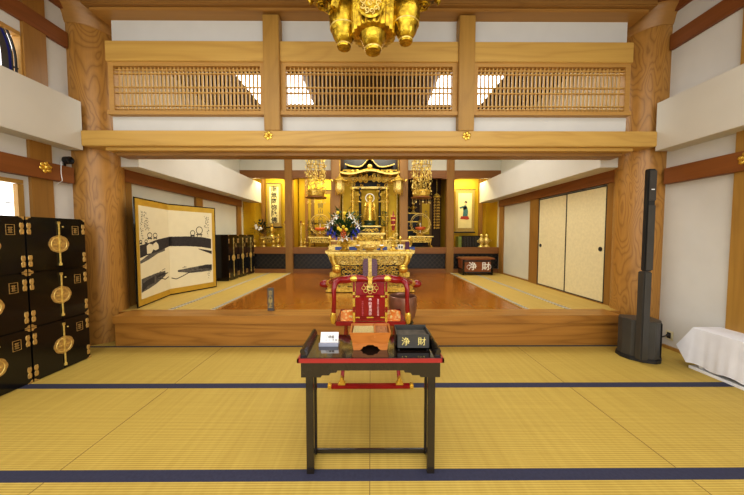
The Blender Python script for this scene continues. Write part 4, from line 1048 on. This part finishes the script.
# the shrine
t = thing('gold_shrine', 'ornate black and gold shrine with curved roof and columns in the middle bay', 'shrine', (XA, 7.9, ZP)); O = (XA, 7.9, ZP)
MB(O).box(XA - .3, XA + .3, 8.0, 8.04, ZP, 2.75).build('niche_back', 'goldw', t)
for s_ in (-1, 1):
    for x, w_ in ((.27, .035), (.47, .035)):
        m = MB(O); m.lathe((XA + s_ * x, 7.72, ZP), [(w_ * 1.4, 0), (w_ * 1.4, .06), (w_, .09), (w_, 1.45), (w_ * 1.3, 1.5), (w_, 1.55)], 14); cl_ = m.build('column', 'black' if x < .3 else 'goldp', t, smooth=True)
        m = MB(O)
        for z in (1.5, 1.9, 2.3): m.torus((XA + s_ * x, 7.72, z), w_ * 1.1, .014, 'z', 14, 6)
        m.build('column_band', 'goldl', cl_, smooth=True)
    a, c = sorted((XA + s_ * .31, XA + s_ * .44)); dp = MB(O).box(a, c, 7.8, 7.82, ZP, 2.6).build('side_panel', 'goldw', t)
    m = MB(O)
    for k in range(5): m.scroll(((a + c) / 2, 7.78, 2.15 + k * .09), .045, .012, 1.2, k, s_)
    m.build('panel_scrolls', 'gold', dp, smooth=True)
    a, c = sorted((XA + s_ * .5, XA + s_ * .76)); dp = MB(O).box(a, c, 7.84, 7.86, ZP, 3.12).build('door_leaf', 'goldw', t)
    m = MB(O); m.box(XA + s_ * .76 - .012, XA + s_ * .76 + .012, 7.82, 7.86, ZP, 3.12).box(XA + s_ * .5 - .01, XA + s_ * .5 + .01, 7.82, 7.86, ZP, 3.12); m.build('door_edge', 'goldl', dp)
# hanging carved brackets under the eaves
m = MB(O)
rr = random.Random(9)
for k in range(26):
    x = XA - .72 + k * 1.44 / 25; z = 2.86 + .1 * math.cos((x - XA) * 4); m.scroll((x, 7.66, z + rr.uniform(-.03, .03)), .05, .014, 1.2, rr.uniform(0, 6), 1 if k % 2 else -1)
for s_ in (-1, 1):
    for x in (.27, .47):
        for k in range(6): m.scroll((XA + s_ * (x + (.04 if k % 2 else -.04)), 7.68, 2.76 - k * .09), .045 - k * .003, .013, 1.1, rr.uniform(0, 6), 1 if k % 2 else -1)
m.build('carved_brackets', 'gold', t, smooth=True)
MB(O).box(XA - .5, XA + .5, 7.7, 7.76, 2.66, 2.72).box(XA - .76, XA + .76, 7.72, 7.8, 2.9, 2.98).build('beam', 'goldl', t, .008)
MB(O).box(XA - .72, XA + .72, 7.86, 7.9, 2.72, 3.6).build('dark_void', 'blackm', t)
def hafu(y0, y1, zc, hw, h, th, kk=2.1):
    n = 20; up, lo = [], []
    for i in range(n + 1):
        u = -1 + 2 * i / n; z = zc + h * math.exp(-(u * kk) ** 2) + .09 * abs(u) ** 3; up.append((XA + u * hw, z + th)); lo.append((XA + u * hw, z))
    m = MB(O); m.prism(lo + up[::-1], 'y', y0, y1); return m
hafu(7.5, 7.9, 2.96, .80, .16, .05).build('lower_roof', 'gold', t)
hafu(7.46, 7.5, 2.95, .82, .14, .04).build('lower_eave', 'goldl', t)
hafu(7.55, 7.9, 3.19, .64, .24, .03, 4.2).build('upper_roof', 'black', t)
hafu(7.5, 7.56, 3.18, .66, .24, .028, 4.2).build('upper_eave', 'goldl', t)
m = MB(O)
for s_ in (-1, 1):
    for k in range(5): m.scroll((XA + s_ * (.1 + k * .12), 7.52, 3.10 - k * .012), .05, .014, 1.2, k, s_)
    m.tube([(XA + s_ * .8, 7.5, 3.06), (XA + s_ * .88, 7.48, 3.1), (XA + s_ * .9, 7.48, 3.18)], [.03, .025, .01], 8)
m.sph((XA, 7.5, 3.2), .07, (1, .5, 1.1), 10, 7)
for s_ in (-1, 1):
    for k in range(4):
        for q_ in range(2): m.scroll((XA + s_ * (.12 + k * .14), 7.6, 2.86 + q_ * .13), .06, .016, 1.25, k + q_, s_)
    m.box(*sorted((XA + s_ * .3, XA + s_ * .74)), 7.62, 7.66, 3.13, 3.16)
    m.box(XA + s_ * .55 - .02, XA + s_ * .55 + .02, 7.6, 7.66, 2.95, 3.16)
m.build('roof_carving', 'gold', t, smooth=True)
# hanging lanterns
for x in (-.80, .72):
    t = thing('hanging_lantern', 'small bright gold hanging lantern at the ' + ('left' if x < 0 else 'right') + ' front corner of the shrine', 'lantern', (x, 7.3, 2.9), 'hanging lanterns by the shrine'); O = (x, 7.3, 2.9)
    m = MB(O); m.lathe((x, 7.3, 2.45), [(.02, 0), (.05, .02), (.09, .05), (.11, .09), (.12, .12), (.115, .3), (.12, .33)], 6); m.build('body', 'goldl', t)
    m = MB(O); m.lathe((x, 7.3, 2.78), [(.19, .0), (.17, .03), (.1, .07), (.06, .12), (.03, .13), (.035, .16), (.01, .18)], 6); m.build('roof', 'gold', t)
    for k in range(6):
        m = MB(O); a = k * PI / 3; p = (x + .11 * math.cos(a), 7.3 + .11 * math.sin(a)); m.tube([(p[0], p[1], 2.56), (p[0] * 1.0, p[1], 2.42)], .01, 4).build('pendant', 'gold', t); m = MB(O); m.tube([(x + .18 * math.cos(a), 7.3 + .18 * math.sin(a), 2.79), (x + .22 * math.cos(a), 7.3 + .22 * math.sin(a), 2.83)], .012, 4).build('roof_tip', 'gold', t)
    MB(O).tube([(x, 7.3, 2.95), (x, 7.3, 4.12)], .008, 6).build('chain', 'gold', t)
    MB(O).lathe((x, 7.3, 2.6), [(.1, 0), (.1, .1)], 6).build('lit_panel', emit('lantern_glow', (1, .9, .55, 1), 1.2), t)

# ------------------------------------------------------------------ hanging garlands of gold leaves
def garland(x, lb):
    t = thing('gold_garland', lb, 'garland', (x, 7.0, 2.3), 'hanging gold leaf garlands'); O = (x, 7.0, 2.3); rr = random.Random(3)
    m = MB(O); 
    for k in range(10):
        a = 2 * PI * k / 10; pts = []
        for i in range(9): z = 2.38 + i * .16; r_ = .2 + .03 * math.sin(i * 1.9); pts.append((x + r_ * math.cos(a), 7.0 + r_ * math.sin(a), z))
        m.tube(pts, .006, 4)
    m.tube([(x, 7, 2.3), (x, 7, 4.15)], .01, 6)
    m.build('chains', 'gold', t)
    m = MB(O)
    for k in range(620):
        a = rr.uniform(0, 2 * PI); z = rr.uniform(2.4, 3.7); r_ = rr.choice((.25, .22, .16)) + rr.uniform(-.02, .02); c = Vector((x + r_ * math.cos(a), 7 + r_ * math.sin(a), z)); b = rr.uniform(0, 2 * PI)
        u = Vector((math.cos(b), math.sin(b), 0)) * rr.uniform(.012, .022); w_ = Vector((0, 0, rr.uniform(.02, .034)))
        m.face([m.v(c + u), m.v(c + w_), m.v(c - u), m.v(c - w_)])
    m.build('gold_leaves', 'goldl', t, kind='stuff')
    for z in (2.45, 2.78, 3.1, 3.42):
        m = MB(O); m.torus((x, 7, z), .21, .011, 'z', 24, 5); m.build('hoop', 'gold', t, smooth=True)
    m = MB(O); m.lathe((x, 7, 2.33), [(.16, 0), (.19, .03), (.2, .16), (.15, .19)], 20, 'z', 10, .08); m.build('crown', 'peto' if False else 'gold', t, smooth=True)
    m = MB(O); m.lathe((x, 7, 2.3), [(.2, 0), (.26, .01), (.26, .03), (.2, .035)], 24); m.build('dish', 'redx', t, smooth=True)
    for k in range(8):
        a = k * PI / 4; m = MB(O); c = (x + .22 * math.cos(a), 7 + .22 * math.sin(a)); m.tube([(c[0], c[1], 2.3), (c[0], c[1], 2.2)], .004, 4); m.sph((c[0], c[1], 2.19), .016, (1, 1, 1.4), 6, 5); m.build('pendant', 'goldl', t)
garland(-1.36, 'hanging cylinder of gold leaf garlands left of the shrine')
garland(1.27, 'hanging cylinder of gold leaf garlands right of the shrine')

# ------------------------------------------------------------------ side bays
ZC = 1.04
def hang_scroll(lb, x, y, w_, z0, z1, mt='mount', paper='silk', wp=None):
    t = thing('hanging_scroll', lb, 'scroll', (x, y, z1)); O = (x, y, z1)
    pn = MB(O).box(x - w_ / 2, x + w_ / 2, y, y + .006, z0, z1).build('mounting', mt, t)
    wp = wp or w_ * .7
    MB(O).box(x - wp / 2, x + wp / 2, y - .003, y, z0 + (z1 - z0) * .1, z1 - (z1 - z0) * .08).build('paper', paper, t)
    for z, nm in ((z0, 'roller'), (z1, 'top_rod')):
        m = MB(O); m.tube([(x - w_ / 2 - .03, y, z), (x + w_ / 2 + .03, y, z)], .018 if z == z0 else .01, 8); m.build(nm, 'spkd', t, smooth=True)
    MB(O).tube([(x - w_ * .3, y, z1), (x, y + .01, z1 + .1), (x + w_ * .3, y, z1)], .004, 4).build('cord', 'mountd', t)
    return t
t = hang_scroll('tall narrow scroll with six black brushed characters in the leftmost alcove', -2.83, 8.22, .4, 1.62, 2.9, 'mount', 'silk', .27)
text('南無阿弥陀佛', .185, 'ink', t, (0, -.008, -.63), vertical=True, name='brush_writing', line=.98, extrude=.001, bold=.003)
t = hang_scroll('golden scroll with faint writing behind the left garland', -1.42, 8.22, .66, 1.3, 2.7, 'mountd', 'goldw', .46)
text('開山大師', .16, 'inkg', t, (-.05, -.006, -.7), vertical=True, name='brush_writing', line=1.0, extrude=.001)
t = hang_scroll('golden scroll in the dark alcove right of the shrine', 1.62, 8.2, .36, 1.3, 2.4, 'mountd', 'goldw', .22)
text('大師', .12, 'inkg', t, (0, -.006, -.4), vertical=True, name='brush_writing', extrude=.001)
# painted figure scroll
x = 2.78; t = hang_scroll('scroll painting of a small standing robed figure in the right alcove', x, 8.22, .56, 1.47, 2.72, 'mount', 'silk', .4)
m = MB((x, 8.22, 2.72)); y = 8.214
def pg(m, pts): m.face([m.v((x + a, y, 2.72 - .62 + c)) for a, c in pts])
pg(m, [(-.07, .12), (-.03, .16), (.03, .16), (.07, .1), (.09, -.02), (.08, -.16), (-.06, -.16), (-.05, .0)]); pg(m, [(-.07, .14), (-.05, .1), (-.14, .06), (-.17, .1)]); m.build('painted_robe', 'dress', t)
m = MB((x, 8.22, 2.72)); pg(m, [(-.11, -.16), (.1, -.16), (.13, -.24), (.07, -.26), (-.02, -.25), (-.14, -.24)]); pg(m, [(-.05, .11), (.04, .14), (.05, .06), (-.03, .03)]); m.build('painted_sash', plain('vermilion_paint', S(164, 62, 44), .8), t)
m = MB((x, 8.22, 2.72)); pg(m, [(.0, .17), (.04, .17), (.05, .22), (.02, .245), (-.02, .22)]); m.build('painted_face', 'skin', t)
m = MB((x, 8.22, 2.72)); pg(m, [(-.02, .23), (.02, .245), (.05, .22), (.07, .25), (.04, .29), (-.01, .28)]); m.build('painted_hair', 'ink', t)

def gstand(lb, x, y, w_, d_, h, z=ZC + .002, group='gold offering stands'):
    t = thing('offering_stand', lb, 'stand', (x, y, z), group); O = (x, y, z)
    MB(O).box(x - w_ / 2, x + w_ / 2, y - d_ / 2, y + d_ / 2, z + h - .03, z + h).build('top', 'goldl', t, .004)
    p = MB(O).box(x - w_ * .42, x + w_ * .42, y - d_ * .4, y + d_ * .4, z + h * .45, z + h - .03).build('frieze', 'goldc', t)
    m = MB(O); sc_row(m, x - w_ * .4, x + w_ * .4, z + h * .7, y - d_ * .42, h * .13, max(4, int(w_ / .07)), .01, 21); m.build('frieze_scrolls', 'gold', p, smooth=True)
    for sx in (-1, 1):
        for sy in (-1, 1): m = MB(O); m.tube([(x + sx * w_ * .42, y + sy * d_ * .4, z + h * .8), (x + sx * w_ * .38, y + sy * d_ * .38, z + h * .3), (x + sx * w_ * .46, y + sy * d_ * .42, z + .01)], [.022, .014, .02], 6); m.build('leg', 'gold', t, smooth=True)
    MB(O).box(x - w_ / 2, x + w_ / 2, y - d_ / 2, y + d_ / 2, z, z + .02).build('base', 'gold', t, .003)
    return t
def candlestick(lb, x, y, h, cand=True):
    z = ZC + .002; t = thing('candlestick', lb, 'candlestick', (x, y, z), 'gold candlesticks in the alcoves'); O = (x, y, z)
    m = MB(O); m.lathe(O, [(.07, 0), (.075, .02), (.03, .05), (.022, .1), (.035, .14), (.016, .18), (.016, h * .55), (.03, h * .6), (.016, h * .64), (.016, h - .02), (.055, h), (.05, h + .01)], 16); m.build('stem', 'goldl', t, smooth=True)
    m = MB(O); m.lathe((x, y, z + h + .01), [(.02, 0), (.02, .07), (.003, .075)], 10); m.build('candle', 'redbr', t, smooth=True)
    for s_ in (-1, 1): m = MB(O); m.torus((x + s_ * .05, y, z + h - .03), .03, .007, 'y', 10, 4); m.build('side_ring', 'gold', t)
candlestick('tall slim gold candlestick left of the leftmost altar post', -2.42, 7.9, .66)
candlestick('tall slim gold candlestick just right of the leftmost altar post', -1.92, 7.7, .66)
# leftmost bay
gstand('gold offering stand under the six-character scroll', -2.78, 7.85, .5, .26, .3)
t, O = onfoot('flower_vase', 'gold vase of dark foliage and white flowers in the leftmost alcove', 'vase', -3.05, 7.8, ZC + .002)
m = MB(O); m.lathe(O, [(.06, 0), (.07, .02), (.03, .07), (.05, .15), (.08, .24), (.05, .31), (.08, .36), (.06, .36)], 16); m.build('body', 'gold', t, smooth=True)
m = MB(O); rr = random.Random(12); 
for k in range(200):
    a = rr.uniform(-1.5, 1.5); l_ = rr.uniform(.03, .36); p = Vector(O) + Vector((math.sin(a) * l_ * .7, rr.uniform(-.12, .1), .36 + math.cos(a) * l_ * 1.1)); m.leaf(p, (math.sin(a), rr.uniform(-1, .4), math.cos(a)), rr.uniform(.06, .11), .04)
m.build('foliage', 'leafd', t, kind='stuff')
for k in range(9):
    m = MB(O); a = rr.uniform(-1.1, 1.1); l_ = rr.uniform(.08, .28); p = Vector(O) + Vector((math.sin(a) * l_ * .6, -.14, .4 + math.cos(a) * l_)); m.sph(p, .03, (1, .7, 1), 8, 6); m.build('white_flower', 'petw', t, smooth=True)
def figurine(lb, x, y, z, s=1.0, mt='gold'):
    t = thing('gold_ornament', lb, 'ornament', (x, y, z), 'small gold ornaments'); O = (x, y, z)
    m = MB(O); m.lathe(O, [(.07 * s, 0), (.08 * s, .02 * s), (.05 * s, .05 * s), (.03 * s, .08 * s)], 14); m.build('base', 'goldl', t, smooth=True)
    m = MB(O); m.lathe((x, y, z + .08 * s), [(.03 * s, 0), (.065 * s, .05 * s), (.07 * s, .1 * s), (.04 * s, .15 * s), (.025 * s, .17 * s)], 14); m.sph((x, y, z + .285 * s), .04 * s, (1, 1, 1.1), 10, 8)
    for q_ in (-1, 1): m.scroll((x + q_ * .075 * s, y, z + .16 * s), .04 * s, .01 * s, 1.1, 0, q_)
    m.build('body', mt, t, smooth=True)
figurine('small gold ornament on the stand in the leftmost alcove', -2.78, 7.85, ZC + .302, 1.1)
figurine('small gold ornament beside the candlestick in the leftmost alcove', -2.57, 7.75, ZC + .002, 1.1)
for k_, (x, y, s_) in enumerate(((-3.2, 7.62, .9), (-2.66, 7.62, .8), (-2.92, 7.6, .75))):
    figurine('small gold ornament at the front of the leftmost alcove, ' + ('farthest left, by the black cabinets', 'nearest the candlestick', 'below the dark foliage')[k_], x, y, ZC + .022, s_)
# ring-shaped lamp holders with stands
def ring_orn(lb, x, y, z):
    t = thing('ring_ornament', lb, 'ornament', (x, y, z), 'round gold ring ornaments'); O = (x, y, z)
    m = MB(O); m.torus((x, y, z + .34), .27, .014, 'y', 36, 6); m.torus((x, y, z + .34), .23, .006, 'y', 36, 5); m.build('ring', 'goldl', t, smooth=True)
    m = MB(O); m.lathe(O, [(.12, 0), (.13, .02), (.06, .05), (.04, .08)], 18); m.build('foot', 'gold', t, smooth=True)
    m = MB(O); rr = random.Random(8)
    for k in range(9):
        a = PI * 1.05 + k * PI * .9 / 8; m.scroll((x + .26 * math.cos(a), y, z + .34 + .26 * math.sin(a)), .045, .01, 1.2, a)
    m.build('scrollwork', 'gold', t, smooth=True)
    m = MB(O); m.lathe((x, y, z + .16), [(.06, 0), (.12, .03), (.14, .07), (.12, .09)], 18, 'z', 9, .1); m.build('lotus', 'peto', t, smooth=True)
    m = MB(O); m.tube([(x, y, z + .08), (x, y, z + .16)], .012, 6); m.tube([(x, y, z + .24), (x, y, z + .36)], .012, 6); m.build('stem', 'petw', t)
gstand('wide gold stand under the ring ornament left of the shrine', -1.36, 7.62, .66, .3, .3)
ring_orn('round gold ring ornament with a pink lotus, left of the shrine', -1.38, 7.62, ZC + .302)
for x in (-1.62, -1.15):
    t, O = onfoot('foliage_vase', 'dark green foliage beside the ring ornament, ' + ('its left side' if x < -1.3 else 'its right side'), 'plant', x, 7.85, ZC + .002, 'foliage behind the ring ornament')
    m = MB(O); m.lathe(O, [(.04, 0), (.06, .05), (.04, .2), (.06, .34), (.05, .34)], 12); m.build('vase', 'gold', t, smooth=True)
    m = MB(O); rr = random.Random(int(abs(x) * 31))
    for k in range(130):
        a = rr.uniform(0, 2 * PI); l_ = rr.uniform(.02, .17); m.leaf(Vector((x + l_ * math.cos(a), 7.82 + l_ * .4 * math.sin(a), ZC + rr.uniform(.34, .75))), (math.cos(a), -.4, rr.uniform(0, 1)), .08, .04)
    m.build('foliage', 'leafd', t, kind='stuff')
for k, x in enumerate((-1.8, -1.68)):
    pass
figurine('small gold ornament at the left foot of the ring stand, left of the shrine', -1.8, 7.62, ZC + .002, .8)
gstand('wide gold stand under the ring ornament right of the shrine', 1.36, 7.62, .66, .3, .32)
ring_orn('round gold ring ornament with a pink lotus, right of the shrine', 1.36, 7.62, ZC + .322)
# dark furnishings behind the right garland
t = thing('stepped_shelf', 'dark stepped shelf with gold edges in the alcove right of the shrine', 'shelf', (1.3, 8.1, ZC)); O = (1.3, 8.1, ZC)
for k in range(4):
    s_ = MB(O).box(.95, 1.5 - .03 * k, 8.0 + .05 * k, 8.25, ZC + .25 * k, ZC + .25 * (k + 1)).build('step', 'blackm', t)
    MB(O).box(.95, 1.5 - .03 * k, 7.99 + .05 * k, 8.0 + .05 * k, ZC + .25 * (k + 1) - .03, ZC + .25 * (k + 1)).build('gold_edge', 'gold', s_)
for k, (x, z) in enumerate(((1.05, 2.04), (1.25, 2.04), (1.42, 1.54))):
    figurine('small gold ornament on the dark stepped shelf, ' + ('left on the top step', 'right on the top step', 'lower step')[k], x, 8.17 if z > 2 else 8.06, z if z > 2 else 1.54 + .0, .9)
# gold pendant banner
t = thing('pendant_banner', 'narrow beaded gold pendant banner hanging right of the right garland', 'banner', (1.8, 7.6, 2.5)); O = (1.8, 7.6, 2.5)
m = MB(O); m.lathe((1.8, 7.6, 2.4), [(.1, 0), (.11, .03), (.05, .1), (.01, .12)], 6); m.build('canopy', 'gold', t)
for k in range(5):
    m = MB(O); a = k * 2 * PI / 5; p = (1.8 + .07 * math.cos(a), 7.6 + .07 * math.sin(a))
    m.tube([(p[0], p[1], 2.4), (p[0], p[1], 1.55)], .005, 4)
    for i in range(11): m.sph((p[0], p[1], 2.36 - i * .078), .019, (1, 1, 1.4), 6, 5)
    m.build('bead_string', 'gold', t, smooth=True)
MB(O).tube([(1.8, 7.6, 2.5), (1.8, 7.6, 3.1)], .006, 5).build('cord', 'gold', t)
# right alcove: black box, gold pieces
x0, x1 = 2.42, 3.2
t = thing('lacquer_chest', 'low black ribbed chest with a pale green end on the right alcove shelf', 'chest', (2.8, 7.85, ZC)); O = (2.8, 7.85, ZC)
MB(O).box(x0 + .12, x1 - .08, 7.7, 8.0, ZC, ZC + .33).build('body', 'black', t, .006)
m = MB(O)
for k in range(12): x = x0 + .17 + k * .044; m.box(x, x + .01, 7.69, 7.7, ZC + .02, ZC + .3)
m.build('ribs', 'spk', t)
MB(O).box(x0 + .02, x0 + .11, 7.71, 7.99, ZC, ZC + .31).build('green_end', plain('pale_green_cloth', S(130, 142, 70), .8, var=.2, nscale=30), t, .006)
for k, x in enumerate((3.02, 3.16)):
    figurine('small gold ornament at the right end of the right alcove, ' + ('beside the black chest' if k == 0 else 'farthest right'), x + .04, 7.66, ZC + .002, 1.15, 'goldl')
# wooden offertory chest on the inner tatami
O = (2.72, 7.15, ZI + .003); t = thing('offertory_chest', 'brown wooden offertory chest with two white characters on the inner right mat', 'chest', O)
MB(O).prism([(2.33, ZI + .05), (3.07, ZI + .05), (3.10, ZI + .40), (2.30, ZI + .40)], 'y', 6.98, 7.3).build('body', 'redbr', t, .006)
MB(O).box(2.27, 3.13, 6.95, 7.33, ZI + .40, ZI + .43).build('rim', 'redbr', t, .005)
m = MB(O)
for k in range(9): y = 6.98 + k * .038; m.prism([(y, ZI + .43), (y + .024, ZI + .43), (y + .012, ZI + .45)], 'x', 2.31, 3.09)
m.build('grille', 'redx', t)
for xa in (2.32, 3.04): MB(O).box(xa, xa + .045, 6.96, 7.32, ZI + .003, ZI + .40).build('corner_post', 'black', t, .003)
for za in (.07, .36): MB(O).box(2.37, 3.04, 6.965, 6.98, ZI + za - .015, ZI + za + .015).build('strap', 'spkd', t)
text('浄', .22, 'petw', t, (-.15, -.18, .21), bold=.003); text('財', .22, 'petw', t, (.19, -.18, .21), bold=.003)
for s_, n_ in ((-1, '〔'), (1, '〕')): 
    m = MB(O); x = 2.72 + (-.27 if s_ < 0 else .30); m.torus((x - s_ * .03, 6.972, ZI + .21), .05, .005, 'y', 8, 4, PI / 2 if s_ < 0 else -PI / 2, PI * 1.5 if s_ < 0 else PI / 2); m.build('bracket_mark', 'petw', t)

# ------------------------------------------------------------------ camera, light
cam = bpy.data.cameras.new('camera'); co = bpy.data.objects.new('camera', cam); C.objects.link(co)
cam.sensor_fit = 'HORIZONTAL'; cam.sensor_width = 36.0; cam.lens = 36.0 * 278.0 / 744.0; cam.clip_start = .05
co.location = (0, 0, CAMH); co.rotation_euler = (PI / 2 - math.atan(12.5 / 278), 0, -math.atan(1.4 / 278))
bpy.context.scene.camera = co
def area(name, loc, rot, sx, sy, e, col=(1, 1, 1)):
    l = bpy.data.lights.new(name, 'AREA'); l.shape = 'RECTANGLE'; l.size = sx; l.size_y = sy; l.energy = e; l.color = col
    o = bpy.data.objects.new(name, l); C.objects.link(o); o.location = loc; o.rotation_euler = rot; return o
area('room_light', (0, .2, 4.05), (0, 0, 0), 5.5, 3.6, 125, (1, .98, .94))
area('side_light_left', (-3.6, -1.2, 2.0), (0, -PI / 2, 0), 2.2, 2.2, 60, (.95, .97, 1))  # unseen area lamp behind the camera, no window in the wall here
area('side_light_right', (3.6, -.8, 1.8), (0, PI / 2, 0), 2.4, 2.4, 60, (.95, .97, 1))  # unseen area lamp beside the windowless right wall
area('rear_light', (0, YB + .1, 2.2), (PI / 2, 0, 0), 6.0, 3.2, 90, (1, .99, .97))  # unseen area lamp across the open back, no entrance built
area('hall_light', (0, 5.4, 4.0), (0, 0, 0), 4.4, 2.4, 95, (1, .97, .9))
area('hall_side_light', (0, 4.2, 2.9), (PI / 2, 0, 0), 5.0, .8, 12, (1, .95, .85))
for x in (-2.7, -1.5, 2.75):
    area('alcove_lamp', (x, 7.75, 3.05), (.25, 0, 0), .9, .12, 19, (1, .92, .55))
area('altar_lamp', (0, 7.3, 3.9), (.5, 0, 0), 1.4, .3, 36, (1, .92, .72))
w = bpy.data.worlds.new('world'); bpy.context.scene.world = w; w.use_nodes = True
w.node_tree.nodes['Background'].inputs[0].default_value = (.95, .97, 1, 1); w.node_tree.nodes['Background'].inputs[1].default_value = 1.0
sc = bpy.context.scene; sc.view_settings.view_transform = 'Standard'; sc.view_settings.exposure = 0.0
try: sc.view_settings.look = 'Medium High Contrast'
except Exception: pass
sc.cycles.max_bounces = 8
